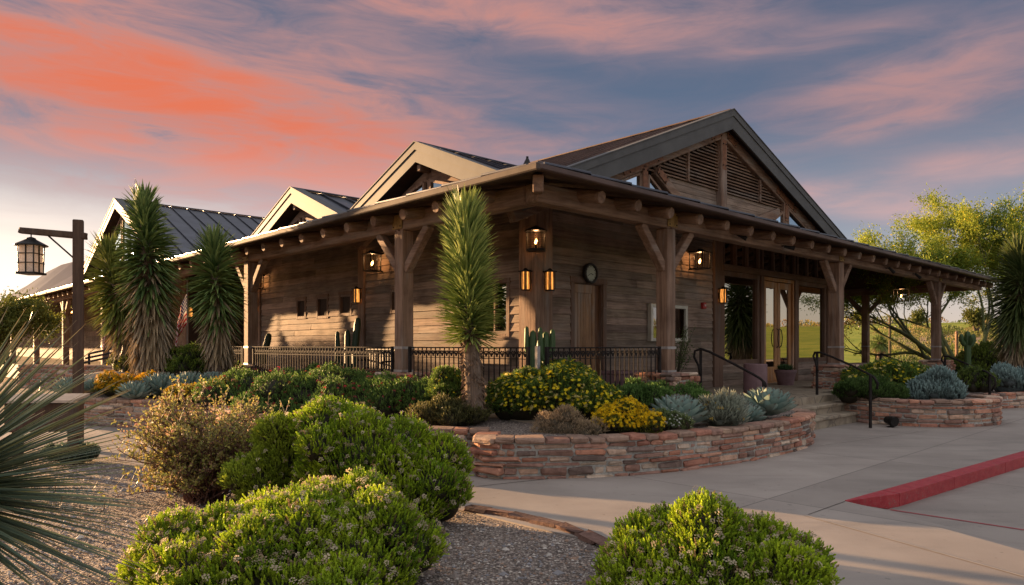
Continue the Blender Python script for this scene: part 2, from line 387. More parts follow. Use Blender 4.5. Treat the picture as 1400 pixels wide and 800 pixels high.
def terrainmat():
    m, t = new_mat('terrain_soil'); co = objco(t); at_ = attr(t); s = t.n('ShaderNodeSeparateColor'); t.put(s.inputs[0], at_)
    n = t.noise(co, .25, 5, .6); n2 = t.noise(co, 6., 4, .7)
    sand = t.mix(t.smooth(n2, .3, .7), (.26, .17, .10), (.38, .27, .17))
    grass = t.mix(t.smooth(n, .35, .65), (.19, .24, .035), (.31, .32, .055)); grass = t.mix(t.smooth(n2, .4, .75, 0., .4), grass, (.10, .12, .03))
    hazy_rock = t.mix(t.smooth(n, .3, .7), (.10, .09, .11), (.17, .14, .15))  # distance haze put into the far rock as a bluish tone
    col = t.mix(s.outputs[0], sand, grass); col = t.mix(s.outputs[2], col, hazy_rock)
    finish(t, col, .95, bump=n2, bdist=.05, bstr=.4, spec=.1); return m
M['terrain'] = terrainmat()
def redmat():
    m, t = new_mat('red_kerb_paint'); co = objco(t); n = t.noise(co, 9., 6, .7); n2 = t.noise(co, 60., 4, .7)
    col = t.mix(t.smooth(n, .35, .7), (.30, .018, .028), (.42, .045, .05)); col = t.mix(t.smooth(n2, .56, .66, 0., .6), col, (.26, .17, .15)); col = t.mix(t.smooth(n, .56, .70, 0., .75), col, (.17, .07, .06)); n4 = t.noise(co, 30., 5, .75); col = t.mix(t.smooth(n4, .62, .66, 0., .8), col, (.27, .21, .19))
    finish(t, col, .5, bump=n2, bdist=.004, bstr=.4, spec=.35); return m
M['red'] = redmat()
def flagstone():
    m, t = new_mat('flagstone'); co = objco(t); v = t.n('ShaderNodeTexVoronoi', feature='DISTANCE_TO_EDGE'); t.put(v.inputs['Vector'], co); v.inputs['Scale'].default_value = 1.6
    n = t.noise(co, 4., 5, .6); n2 = t.noise(co, 50., 3)
    col = t.mix(t.smooth(n, .3, .7), (.23, .18, .13), (.36, .30, .22)); col = t.mix(t.smooth(v.outputs[0], .035, .0, 0., .7), col, (.10, .085, .07))
    finish(t, col, .75, bump=t.m('ADD', n, t.m('MULTIPLY', n2, .3)), bdist=.015, bstr=.5); return m
M['flag_stone'] = flagstone()
M['soil'] = M['gravel']

# ------------------------------------------------------------------ ground
def build_terrain():
    rings = np.concatenate([np.linspace(0.5, 30, 24), np.geomspace(32, 400, 60), np.geomspace(430, 5000, 34)]); A = 300
    th = np.linspace(0, 2 * math.pi, A, endpoint=False)
    RR, TH = np.meshgrid(rings, th, indexing='ij'); X = RR * np.sin(TH); Y = RR * np.cos(TH)
    az = (np.degrees(TH) + 180) % 360 - 180
    def ss(x, a, b): q = np.clip((x - a) / (b - a), 0, 1); return q * q * (3 - 2 * q)
    und = np.sin(X * .021 + 1.3) * np.cos(Y * .017) + .5 * np.sin(X * .05 + Y * .043)
    Z = -.3 + 7.6 * ss(RR, 45, 260) + .7 * und * ss(RR, 40, 120)
    Z += ss(RR, 300, 700) * (2.0 * und)
    mt = ss(RR, 1500, 2600) * (1 - ss(RR, 3200, 4800))
    prof = 30 * (np.exp(-((az - 31.5) / 2.4) ** 2)) * 1.7 + 18 * np.exp(-((az - 24) / 2) ** 2) + 55 * np.exp(-((az + 70) / 20) ** 2) + 60 * np.exp(-((az - 80) / 14) ** 2)
    prof = prof + 10 * np.abs(np.sin(az * .31)) + 6 * np.sin(az * 1.7) ** 2
    Z += mt * prof
    g = np.clip(.5 + 1.4 * (np.sin(X * .045 + .6) + np.sin(Y * .038 + X * .02 + 2.)) , 0, 1) * ss(az, 17, 20) * ss(RR, 24, 34) * (1 - ss(RR, 900, 1400))
    hole = ss(az, 27.2, 29) * (1 - ss(az, 40, 44)) * ss(RR, 46, 52) * (1 - ss(RR, 150, 175)); g = np.maximum(g, ss(az, 19, 21) * ss(RR, 32, 44) * (1 - ss(RR, 500, 700))) * (1 - .95 * hole)
    C = np.stack([g, np.zeros_like(g), ss(RR, 1100, 1500)], -1).reshape(-1, 3)
    n = len(rings); idx = np.arange(n * A).reshape(n, A); a = idx[:-1]; b = idx[1:]
    Fs = np.stack([a, np.roll(a, -1, 1), np.roll(b, -1, 1), b], -1).reshape(-1, 4)[:, ::-1]
    mb = MB(); V = np.stack([X, Y, Z], -1).reshape(-1, 3); mb.add(V, Fs, C)
    mb.add([(0, 0, -.3)] + [tuple(V[k]) for k in range(A)], [(0, k + 1, (k + 1) % A + 1) for k in range(A)], (0, 0, 0))
    mb.build('ground', M['terrain'], smooth=True, kind='structure')
build_terrain()
def sheet(name, poly, z, mat, thick=.25, kind='structure'):
    mb = MB(); mb.prism([(p[0], p[1], z - thick) for p in poly], (0, 0, thick)); return mb.build(name, mat, kind=kind)
# gravel yard in the foreground
sheet('gravel_yard', [(-14, -3), (3, -3), (3, 3), (1.6, 5.5), (-.3, 7.2), (-2.5, 9.5), (-8, 13), (-20, 18), (-24, 10)][::1], -.012, M['gravel'], .2)
pave_near = [(1.15, -2), (1.05, 3.4), (.92, 4.45), (.54, 5.17), (.15, 5.52), (-.34, 6.0), (-1.4, 6.75), (-2.8, 7.55), (-4.2, 8.25), (-5.6, 9.2), (-8, 10.4), (-16, 13.)]
pave_far = [(-16, 19), (-7, 15), (-2, 13), (2, 14), (8, 17.5), (14, 20), (30, 30), (60, 48), (60, 20.)]
tip = gr(1155, 685); tipf = gr(1166, 688)
cb_far = gr(1400, 617); cd = (cb_far - tip).normalized(); cn = Vector((cd.y, -cd.x, 0))      # kerb direction and street-side normal
kerb_w = .17
curb_b = [tip, tip + cd * 60]
l2a, l2b = Vector((2.44, 5.88, 0)), Vector((3.05, 4.52, 0)); ld = (l2b - l2a).normalized()
poly = pave_near[:]; poly = poly + pave_far + [tuple((tip + cd * 60)[:2]), tuple(tip[:2]), tuple(l2a[:2]), tuple((l2b + ld * 5)[:2]), (6, -2)]
sheet('pavement', [p for p in poly], 0., M['pave'], .24)
SZ = -.12
st0 = tip + cn * kerb_w                                   # street side of the kerb
red_a = gr(1217, 693, -.09); red_b = gr(1400, 725, SZ); rd = (red_b - red_a).normalized()
mb = MB()   # dropped apron between walk and street
e1 = l2b + ld * 5; r1 = red_a + rd * 9
mb.add([tuple(l2a), tuple(tip), tuple(tip + cn * kerb_w + Vector((0, 0, -.01))), (red_a.x, red_a.y, SZ), (r1.x, r1.y, SZ), (e1.x, e1.y, 0)], [(0, 5, 4, 3, 2, 1)])
mb.build('apron', M['pave'], kind='structure')
far = tip + cd * 60
sheet('street', [(red_a.x, red_a.y), (r1.x, r1.y), (60, -4), (90, 30), tuple((far + cn * .1)[:2]), tuple((tip + cn * .15)[:2])], SZ - .002, M['pave'], .1)
mb = MB(); seg = [0, .72, 2.05, 3.6, 5.2, 6.9, 8.6, 10.3, 14, 18, 22, 28, 36, 46, 58]
for i in range(len(seg) - 1):
    a, b = tip + cd * (seg[i] + .004), tip + cd * (seg[i + 1] - .004); g0 = .0 if i else -.0
    w0 = kerb_w if i else .02
    top = .006
    P = [a, b, b + cn * kerb_w, a + cn * w0]
    b0 = -.02 if i == 0 else -.16
    V = [(P[0].x, P[0].y, b0), (P[1].x, P[1].y, -.16), (P[2].x, P[2].y, -.16), (P[3].x, P[3].y, b0), (P[0].x, P[0].y, top), (P[1].x, P[1].y, top), (P[2].x, P[2].y, top - .004), (P[3].x, P[3].y, top - .003)]
    mb.add(V, [(0, 3, 2, 1)[::-1], (4, 5, 6, 7)[::-1], (0, 1, 5, 4)[::-1], (1, 2, 6, 5)[::-1], (2, 3, 7, 6)[::-1], (3, 0, 4, 7)[::-1]])
k_ = mb.build('kerb', M['red'], kind='structure'); k_['label'] = 'red painted kerb'
def strip(mb, a, b, w, z):
    a = Vector(a); b = Vector(b); d = (b - a).normalized(); n_ = Vector((-d.y, d.x, 0)) * w / 2
    za, zb = (z, z) if not isinstance(z, tuple) else z
    mb.add([(a.x - n_.x, a.y - n_.y, za), (b.x - n_.x, b.y - n_.y, zb), (b.x + n_.x, b.y + n_.y, zb), (a.x + n_.x, a.y + n_.y, za)], [(0, 1, 2, 3)])
mb = MB(); strip(mb, (red_a.x, red_a.y, 0), (r1.x, r1.y, 0), .03, SZ + .004); mb.build('red_line', M['red'], kind='structure')
M['joint'] = plain('joint_filler', (.07, .058, .05), .9); M['joint_pale'] = plain('joint_pale', (.36, .31, .27), .8)
mb = MB()
strip(mb, gr(628, 668), gr(776, 652), .012, .004); strip(mb, gr(1105, 704), gr(1155, 686), .007, .004)
jb = gr(1310, 802, -.03); ja = gr(1400, 748, -.07)
mb.build('pavement_joint', M['joint'], kind='structure')
mb = MB(); strip(mb, gr(1122, 609), gr(1270, 588), .022, .004); strip(mb, gr(1356, 578), gr(1400, 570), .022, .004); strip(mb, l2a, l2b + ld * 5, .018, .005); strip(mb, gr(1140, 640) , gr(1500, 590), .0, .004)  # strip along the apron top is pale: sunlit lip painted in
mb.build('pavement_seam', M['joint_pale'], kind='structure')

# gravel stones lying loose over the near yard
def pebbles():
    N = 30000; P = []
    def inside(x, y):
        n = len(GP); c = np.zeros(len(x), bool); j = n - 1
        for i in range(n):
            xi, yi = GP[i]; xj, yj = GP[j]
            c ^= ((yi > y) != (yj > y)) & (x < (xj - xi) * (y - yi) / (yj - yi + 1e-9) + xi); j = i
        return c
    GP = [(-6, 3.4), (1.0, 3.4), (.90, 4.45), (.52, 5.1), (.12, 5.45), (-.4, 5.9), (-1.5, 6.65), (-2.9, 7.45), (-4.3, 8.15), (-5.6, 9.0), (-8, 10), (-8, 5)]
    # denser close to the camera
    y = 3.5 + (rng.random(N) ** 1.6) * 6.; x = -7 + rng.random(N) * 8.
    k = inside(x, y); x = x[k]; y = y[k]; n = len(x)
    tv = np.array([(1, 0, 0), (0, 1, 0), (-1, 0, 0), (0, -1, 0), (0, 0, .75), (0, 0, -.5), (.6, .6, .35), (-.6, .6, .3), (-.6, -.6, .35), (.6, -.6, .3)]); V0 = tv[:6]
    F0 = np.array([(0, 1, 4), (1, 2, 4), (2, 3, 4), (3, 0, 4)])
    sz = rng.uniform(.006, .0145, n) * (1 + (rng.random(n) < .03) * rng.uniform(.5, 2.2, n)); ang = rng.uniform(0, 6.28, n); el = rng.uniform(.6, 1.5, n)
    vj = V0[None] * (1 + rng.uniform(-.25, .25, (n, 6, 1))); vj = vj * sz[:, None, None]; vj[:, :, 0] *= el[:, None]
    c, s_ = np.cos(ang), np.sin(ang); X = vj[:, :, 0] * c[:, None] - vj[:, :, 1] * s_[:, None] + x[:, None]; Y = vj[:, :, 0] * s_[:, None] + vj[:, :, 1] * c[:, None] + y[:, None]
    Z = vj[:, :, 2] - .009
    pal = np.array([(.30, .25, .22), (.42, .36, .31), (.22, .17, .145), (.50, .45, .40), (.33, .22, .16), (.26, .25, .26), (.15, .12, .11)])
    C = pal[rng.integers(0, 7, n)] * rng.uniform(.7, 1.15, (n, 1))
    mb = MB(); mb.add(np.stack([X, Y, Z], -1).reshape(-1, 3), (F0[None] + 6 * np.arange(n)[:, None, None]).reshape(-1, 3), np.repeat(C, 6, 0))
    mb.build('gravel_stones', M['pebble'], kind='stuff')
pebbles()

# ------------------------------------------------------------------ stone walls
PAL = np.array([.05, .045, .038]) + 1.30 * np.array([(.30, .125, .075), (.25, .10, .065), (.34, .17, .11), (.36, .22, .15), (.19, .095, .07), (.13, .085, .07), (.42, .32, .24), (.33, .15, .095), (.28, .14, .10), (.37, .25, .18), (.22, .12, .09)])
def resample(pts, step):
    P = [Vector((p[0], p[1], 0)) for p in pts]; out = []; L = [0]
    for a, b in zip(P, P[1:]): L.append(L[-1] + (b - a).length)
    n = max(2, int(L[-1] / step)); k = 0
    for i in range(n + 1):
        s_ = L[-1] * i / n
        while k < len(L) - 2 and s_ > L[k + 1]: k += 1
        out.append(P[k].lerp(P[k + 1], (s_ - L[k]) / max(1e-9, L[k + 1] - L[k])))
    return out, L[-1]
def smoothpath(pts, it=2, closed=False):
    P = [Vector((p[0], p[1], 0)) for p in pts]
    for _ in range(it):
        Q = [P[0]] if not closed else []
        rngk = range(len(P) - 1) if not closed else range(len(P))
        for i in rngk:
            a, b = P[i], P[(i + 1) % len(P)]; Q += [a.lerp(b, .25), a.lerp(b, .75)]
        if not closed: Q.append(P[-1])
        P = Q
    return P
def stone_wall(mb, mm, path, z0, z1, thick=.24, side=1, long=(.16, .46), row=(.05, .09), both=False, seed=0, coping=True):
    """courses of separate rough stones over a mortar core; side=+1 puts the faced side on the right of the path"""
    rg = np.random.default_rng(seed); P, L = resample(path, .06); n = len(P)
    def frame(s_):
        f = min(max(s_ / L, 0), 1) * (n - 1); i = min(int(f), n - 2); p = P[i].lerp(P[i + 1], f - i)
        a, b = P[max(i - 2, 0)], P[min(i + 3, n - 1)]; d = (b - a).normalized(); return p, d, Vector((d.y, -d.x, 0)) * side
    # mortar core
    ins = .02; V = []; m_ = max(2, int(L / .12))
    for i in range(m_ + 1):
        p, d, nn = frame(L * i / m_)
        for off, z in ((-ins, z0), (-ins, z1 - .045), (-thick + ins, z1 - .045), (-thick + ins, z0)): q = p + nn * off; V.append((q.x, q.y, z))
    Fs = [(i * 4 + k, i * 4 + (k + 1) % 4, (i + 1) * 4 + (k + 1) % 4, (i + 1) * 4 + k) for i in range(m_) for k in range(4)] + [(0, 1, 2, 3), (m_ * 4, m_ * 4 + 3, m_ * 4 + 2, m_ * 4 + 1)]
    mm.add(V, Fs)
    zz = z0 - .02; top = z1 - .055 if coping else z1
    while zz < top - .02:
        h = min(rg.uniform(*row), top - zz)
        if top - zz - h < .04: h = top - zz
        for sd in ((0, 1) if both else (0,)):
            s_ = -rg.uniform(0, .1)
            while s_ < L:
                w = rg.uniform(*long) * (1. if rg.random() > .25 else .5); hh = h
                if s_ + w > L + .08: w = max(.06, L - s_ + .03)
                p, d, nn = frame(s_ + w / 2)
                dep = .11; off = rg.uniform(-.016, .022) - dep / 2
                c = PAL[rg.integers(0, len(PAL))] * rg.uniform(.75, 1.2)
                hv = np.array([w / 2 - .010, dep / 2, hh / 2 - .0085]); CV, CF = chamfer(hv, min(.014, hv.min() * .6)); CV = CV + rg.normal(0, .0055, CV.shape)
                n3 = nn if sd == 0 else -nn; o3 = off if sd == 0 else off
                base = p + n3 * o3 if sd == 0 else p - nn * thick + n3 * o3
                Mx = np.array([[d.x, n3.x, 0], [d.y, n3.y, 0], [0, 0, 1]])
                mb.add(CV @ Mx.T + np.array([base.x, base.y, zz + hh / 2]), CF, c); s_ += w
        zz += h
    # end faces
    for s_, sg in ((0, -1), (L, 1)):
        p, d, nn = frame(s_); zz = z0
        while zz < top - .02:
            h = min(rg.uniform(*row), top - zz)
            if top - zz - h < .04: h = top - zz
            hv = np.array([.055, thick / 2 - .01, h / 2 - .006]); CV, CF = chamfer(hv, .014); CV = CV + rg.normal(0, .004, CV.shape)
            base = p - nn * thick / 2 - d * sg * .045; Mx = np.array([[d.x, nn.x, 0], [d.y, nn.y, 0], [0, 0, 1]])
            mb.add(CV @ Mx.T + np.array([base.x, base.y, zz + h / 2]), CF, PAL[rg.integers(0, len(PAL))] * rg.uniform(.7, 1.1)); zz += h
    if coping:
        s_ = -.02
        while s_ < L:
            w = rg.uniform(.16, .34); w = min(w, L - s_ + .05)
            if w < .05: break
            p, d, nn = frame(s_ + w / 2); hv = np.array([w / 2 - .006, thick / 2 + .012, .031]); CV, CF = chamfer(hv, .016); CV = CV + rg.normal(0, .004, CV.shape)
            base = p - nn * (thick / 2 - .008); Mx = np.array([[d.x, nn.x, 0], [d.y, nn.y, 0], [0, 0, 1]])
            c = (.30, .20, .15) if rg.random() < .5 else PAL[rg.integers(0, len(PAL))]
            mb.add(CV @ Mx.T + np.array([base.x, base.y, z1 - .028 + rg.uniform(-.009, .009)]), CF, np.array(c) * rg.uniform(.85, 1.3)); s_ += w
def wall_thing(label, path, z0, z1, seed, side=1, thick=.24, cat='stone wall', name='planter_wall', long=(.15, .44), row=(.05, .088)):
    t = thing(name, label, cat, (path[0][0], path[0][1], 0)); mb = MB(); mm = MB(); ox, oy = path[0][0], path[0][1]
    pth = [(p[0] - ox, p[1] - oy) for p in path]
    stone_wall(mb, mm, pth, z0, z1, thick, side, seed=seed, long=long, row=row)
    mb.build('stonework', M['stone'], t); mm.build('mortar', M['mortar'], t); return t
w1 = [tuple(p[:2]) for p in smoothpath([(-.36, 8.15), (-.42, 7.75), (-.36, 7.5), (.3, 7.46), (1.2, 7.62), (2.2, 8.12), (3.2, 8.85), (4.0, 9.65), (4.5, 10.4), (4.55, 11.0), (4.2, 11.45), (4.1, 11.9)], 2)]
wall_thing('long curved red sandstone planter wall around the central flower bed', w1, 0, .43, 11)
wall_thing('short set-back piece of sandstone wall left of the long curved planter wall', [(-3.1, 8.75), (-2., 8.35), (-.75, 8.1), (-.3, 8.1)], 0, .45, 12)
w3 = [tuple(p[:2]) for p in smoothpath([(6.25, 13.3), (6.5, 12.75), (6.96, 12.3), (7.67, 12.15), (8.4, 12.35), (9.0, 12.9), (9.2, 13.5), (8.9, 14.1), (8.3, 14.4)], 2)]
wall_thing('rounded sandstone planter wall right of the entrance steps', w3, 0, .46, 13)
wall_thing('sandstone planter wall at the right edge of the photo beyond the rounded planter', [(9.3, 14.9), (10.0, 15.4), (11.2, 15.9), (13.5, 16.6), (17, 18)], 0, .34, 14)
w5 = [tuple(p[:2]) for p in smoothpath([(-9.5, 13.4), (-8.4, 12.9), (-7.2, 12.35), (-6, 11.9), (-4.9, 11.2), (-4.2, 10.3), (-3.6, 9.4), (-3.1, 8.75)], 2)]
wall_thing('sandstone planter wall behind the lamp post below the yuccas', w5, 0, .48, 15)
wall_thing('low sandstone wall in the shade behind the left yuccas', [(-11.6, 16.6), (-8.2, 15.4)], .3, .96, 16, thick=.3)
# beds
def bed(name, poly, zf, step=.22):
    xs = [p[0] for p in poly]; ys = [p[1] for p in poly]; mb = MB(); n = len(poly)
    gx = np.arange(min(xs), max(xs) + step, step); gy = np.arange(min(ys), max(ys) + step, step)
    def inside(x, y):
        c = False; j = n - 1
        for i in range(n):
            if (poly[i][1] > y) != (poly[j][1] > y) and x < (poly[j][0] - poly[i][0]) * (y - poly[i][1]) / (poly[j][1] - poly[i][1]) + poly[i][0]: c = not c
            j = i
        return c
    vid = {}; V = []; Fs = []
    def vtx(i, j):
        if (i, j) not in vid: vid[(i, j)] = len(V); V.append((gx[i], gy[j], zf(gx[i], gy[j])))
        return vid[(i, j)]
    for i in range(len(gx) - 1):
        for j in range(len(gy) - 1):
            if inside(gx[i] + step / 2, gy[j] + step / 2): Fs.append((vtx(i, j), vtx(i + 1, j), vtx(i + 1, j + 1), vtx(i, j + 1)))
    mb.add(V, Fs); return mb.build(name, M['soil'], smooth=True, kind='structure')
def bedz(x, y):
    X, Y = loc(x, y); s_ = min(-X if X < 0 else 9, 9); d = min(X, Y)          # rises from the walls towards the porch
    base = .395 + .10 * min(1, max(0, (d + 1.2) / 1.2)); return base + .03 * math.sin(x * 1.9) * math.cos(y * 1.7) + .10 * math.exp(-((x + 6.5) ** 2 + (y - 14) ** 2) / 5)
e_ = [bw(-.32, 20), bw(-.32, -.32), bw(4.82, -.32), bw(4.82, -.75)]
w1i = [(-.30, 8.1), (-.30, 7.62), (.3, 7.58), (1.17, 7.74), (2.13, 8.22), (3.12, 8.94), (3.9, 9.72), (4.38, 10.44), (4.42, 11.0), (4.1, 11.4)]
bed('planting_bed', w1i + [ tuple(e_[3][:2]), tuple(e_[2][:2]), tuple(e_[1][:2]), tuple(e_[0][:2]), (-14, 19), (-9.6, 13.5), (-8.4, 13.0), (-7.2, 12.47), (-5.93, 12.0), (-4.8, 11.25), (-4.1, 10.36), (-3.5, 9.45), (-3.0, 8.87), (-2., 8.47), (-.75, 8.22), (-.3, 8.22)], bedz, .07)
bed('planting_bed', [(6.37, 13.35), (6.62, 12.82), (7.03, 12.42), (7.67, 12.28), (8.34, 12.46), (8.9, 12.97), (9.07, 13.5), (8.8, 14.05), (9.0, 15.2), (8.4, 15.4)], lambda x, y: .41, .08)
bed('planting_bed', [(9.4, 15.1), (10.0, 15.6), (11.2, 16.1), (13.5, 16.8), (17, 18.2), (24, 26), (17, 27), (12.3, 18.6)], lambda x, y: .30, .3)
# porch floor and steps
def bpoly(pts): return [tuple(bw(x, y)[:2]) for x, y in pts]
DZ = .48
sheet('porch_floor', bpoly([(-.3, 92), (-.3, -.3), (4.8, -.3), (4.8, -.75), (7.6, -.75), (7.6, -.3), (20.6, -.3), (20.6, 16), (12, 16), (12, 92)]), DZ, M['flag_stone'], .7)
mb = MB()
for k, (yo, z) in enumerate(((-.98, .32), (-1.22, .16))):
    V = bpoly([(4.9, yo), (7.5, yo), (7.5, -.7), (4.9, -.7)]); mb.prism([(*p, 0.) for p in V], (0, 0, z))
    x = 4.9
    while x < 7.4:
        w = min(random.uniform(.7, 1.3), 7.5 - x)
        lo = bw(x + .004, yo - .03); 
        ctr = bw(x + w / 2, yo + .13); Rm = np.array([[UX, -UY, 0], [UY, UX, 0], [0, 0, 1]])
        mb.box((-w / 2 + .004, -.165, -.03), (w / 2 - .004, .165, .03), ch=.012, jit=.003, rot=Rm, org=(ctr.x, ctr.y, z + .004), c=(random.uniform(.8, 1.15),) * 3); x += w
mb.build('entrance_steps', M['flag_stone'], kind='structure')

# ------------------------------------------------------------------ the lodge
lodge = thing('lodge_building', 'brown timber lodge with wraparound porch, louvred front gable and dark metal roofs', 'building', (OX, OY, 0), BROT)
WY = 2.1; EZ = 3.50; SL = .22; OV = .65
def rz(x, y): return EZ + SL * (min(x, y) + OV)            # porch roof top
def part(mb, name, mat, parent=lodge, **k): return mb.build(name, M[mat] if isinstance(mat, str) else mat, parent, **k)
# siding: real lapped boards split round the openings
def siding(mb, axis, c, u0, u1, z0, z1, holes=(), out=-1, ex=.148, top=None):
    z = z0
    while z < z1 - .01:
        zt = min(z + ex, z1); cut = sorted([(h[0], h[1]) for h in holes if h[2] < z + ex * .5 < h[3]])
        spans = []; a = u0
        for h0, h1 in cut:
            if h0 > a: spans.append((a, h0))
            a = max(a, h1)
        if a < u1: spans.append((a, u1))
        for a, b in spans:
            if top:                                        # clip under a sloping top
                while a < b and top(a) < z + ex * .5: a += .05
                while b > a and top(b) < z + ex * .5: b -= .05
            while a < b - .02:
                w = min(random.uniform(1.8, 4.5), b - a)
                if b - a - w < .4: w = b - a
                t_ = random.uniform(.68, 1.25); tt = (t_ * random.uniform(.97, 1.05), t_, t_ * random.uniform(.95, 1.03)); jz = random.uniform(-.004, .004); o1 = random.uniform(.028, .038)
                q = [(0, z + jz), (out * o1, z + jz), (out * .006, zt + .012), (0, zt + .012)]
                V = []
                for u in (a + .001, b if abs(a + w - b) < 1e-6 else a + w - .001):
                    for o_, zz in q: V.append((u, c + o_, zz) if axis == 0 else (c + o_, u, zz))
                mb.add(V, [(0, 1, 5, 4), (1, 2, 6, 5), (2, 3, 7, 6), (3, 0, 4, 7), (0, 3, 2, 1), (4, 5, 6, 7)] if axis == 0 else [(0, 4, 5, 1), (1, 5, 6, 2), (2, 6, 7, 3), (3, 7, 4, 0), (0, 1, 2, 3), (4, 7, 6, 5)], tt)
                a += w
        z += ex
E1, E2 = 8.12, 13.9                                        # glazed entrance bay
DOOR1 = (3.06, 3.86, DZ, 2.55)
for a_ in ((2.42, 7.72, 4.02, [DOOR1]), (E1, 10.08, 1.02, []), (11.74, E2, 1.02, []), (14.25, 15.0, 4.0, [])): mb = MB(); siding(mb, 0, WY, a_[0], a_[1], DZ, a_[2], a_[3]); part(mb, 'siding', 'siding_x')
small = [(10.30, 10.68, 2.16, 2.57), (9.17, 9.62, 2.14, 2.58), (8.09, 8.52, 2.17, 2.60), (5.95, 6.38, 2.17, 2.60)]
BIGW = (2.80, 3.52, 1.62, 2.52)
mb = MB(); siding(mb, 1, WY, 2.42, 7.42, DZ, 4.02, small + [BIGW]); part(mb, 'siding', 'siding_y')
mb = MB(); siding(mb, 1, WY, 7.72, 12.85, DZ, 4.02, small); part(mb, 'siding', 'siding_y')
mb = MB(); siding(mb, 1, 4.6, 12.9, 18.7, DZ, 4.3); part(mb, 'siding', 'siding_y'); mb = MB(); siding(mb, 1, 4.6, 18.82, 92, DZ, 4.3, ex=.3)
part(mb, 'siding', 'siding_y')
# dark core so no light leaks between boards, with a hollow entrance hall
mb = MB()
mb.box((WY + .004, WY + .004, .3), (7.9, 2.9, 4.0)) if False else None
def slab(mb, lo, hi): mb.box(lo, hi)
mb.box((2.12, 2.12, .3), (3.04, 2.2, 4.0)); mb.box((3.88, 2.12, .3), (8.1, 2.2, 4.0)); mb.box((3.04, 2.12, 2.56), (3.88, 2.2, 4.0)); mb.box((13.92, 2.12, .3), (15.0, 2.2, 4.0))
mb.box((8.1, 2.12, .3), (10.05, 2.2, 1.0)); mb.box((11.77, 2.12, .3), (13.92, 2.2, 1.0))
mb.box((8.1, 2.6, .3), (8.16, 9.0, 4.3)); mb.box((8.1, 8.9, .3), (14.98, 9.0, 4.3)); mb.box((14.9, 2.2, .3), (15., 16.0, 4.1)); mb.box((8.16, 2.2, 4.2), (14.9, 8.9, 4.28)); mb.box((8.16, 2.2, .44), (14.9, 8.9, .485))
mb.box((2.13, 2.2, .3), (2.2, 2.8, 4.)); mb.box((2.13, 3.54, .3), (2.2, 12.8, 4.)); mb.box((2.6, 2.3, .3), (2.7, 12.8, 4.)); mb.box((2.2, 12.8, .3), (4.6, 12.9, 4.2)); mb.box((4.62, 12.9, .3), (4.7, 18.8, 4.4)); mb.box((2.13, 18.7, .3), (4.7, 18.8, 4.2))
mb.box((4.62, 18.8, .3), (4.7, 92, 4.4))
part(mb, 'inner_wall', plain('inner_wall', (.05, .035, .028), .9))
# corner column and vertical trims
mb = MB(); mb.box((2.0, 2.0, DZ), (2.215, 2.42, 3.95), ch=.012); part(mb, 'corner_board', 'timber_z')
mb = MB(); mb.box((2.217, 2.0, DZ), (2.42, 2.215, 3.95), ch=.012); part(mb, 'corner_board', 'timber_z')
for (x0, x1) in ((7.74, 8.10), ): mb = MB(); mb.box((x0, 2.03, DZ), (x1, 2.2, 4.05), ch=.01); part(mb, 'trim_board', 'trim_z')
for y0, y1 in ((7.44, 7.70), (12.86, 13.1), (18.72, 19.05)): mb = MB(); mb.box((2.03, y0, DZ), (2.2, y1, 4.0), ch=.01); part(mb, 'trim_board', 'timber_z')
def frame_rect(mb, axis, c, u0, u1, z0, z1, w, t0, t1, bottom=True):
    """trim round an opening on plane c; t0..t1 = distance in front of / behind the plane"""
    def B(a, b, za, zb, e=0.):
        if axis == 0: mb.box((a, c + t0 - e, za), (b, c + t1, zb), ch=.006)
        else: mb.box((c + t0 - e, a, za), (c + t1, b, zb), ch=.006)
    B(u0 - w, u0, z0 - (w if bottom else 0), z1); B(u1, u1 + w, z0 - (w if bottom else 0), z1); B(u0 - w - .015, u1 + w + .015, z1 + .001, z1 + w, .006)
    if bottom: B(u0 + .001, u1 - .001, z0 - w, z0)
def pane(par, axis, c, u0, u1, z0, z1, mat='glass', name='pane'):
    mb = MB()
    if axis == 0: mb.box((u0, c - .006, z0), (u1, c + .006, z1))
    else: mb.box((c - .006, u0, z0), (c + .006, u1, z1))
    return part(mb, name, mat, par)
for k, (a, b, z0, z1) in enumerate(small):
    mb = MB(); frame_rect(mb, 1, WY, a, b, z0, z1, .075, -.035, .06); w_ = part(mb, 'window', 'trim_z'); pane(w_, 1, WY + .05, a, b, z0, z1)
a, b, z0, z1 = BIGW; mb = MB(); frame_rect(mb, 1, WY, a, b, z0, z1, .085, -.04, .07); mb.box((WY + .01, (a + b) / 2 - .02, z0), (WY + .045, (a + b) / 2 + .02, z1)); w_ = part(mb, 'window', 'trim_z'); pane(w_, 1, WY + .05, a, b, z0, z1)
# side door, ajar panel look: frame, leaf of vertical boards, deep right reveal
mb = MB(); frame_rect(mb, 0, WY, *DOOR1, .10, -.035, .0, False)
mb.box((3.06, 2.1, DZ), (3.075, 2.3, 2.55)); mb.box((3.845, 2.1, DZ), (3.86, 2.3, 2.55)); mb.box((3.075, 2.1, 2.535), (3.845, 2.3, 2.55))
d_ = part(mb, 'door', 'trim_z')
mb = MB(); rotd = R(0)
x0, x1 = 3.08, 3.70
for k in range(6):
    xa = x0 + .07 + k * (x1 - x0 - .14) / 6; mb.box((xa + .002, 2.155, DZ + .16), (xa + (x1 - x0 - .14) / 6 - .002, 2.18, 2.37), ch=.004, c=(random.uniform(.85, 1.1),) * 3)
mb.box((x0, 2.14, DZ + .02), (x0 + .07, 2.185, 2.53), ch=.004); mb.box((x1 - .07, 2.14, DZ + .02), (x1, 2.185, 2.53), ch=.004); mb.box((x0 + .071, 2.14, 2.37), (x1 - .071, 2.185, 2.53), ch=.004); mb.box((x0 + .071, 2.14, DZ + .02), (x1 - .071, 2.185, DZ + .16), ch=.004)
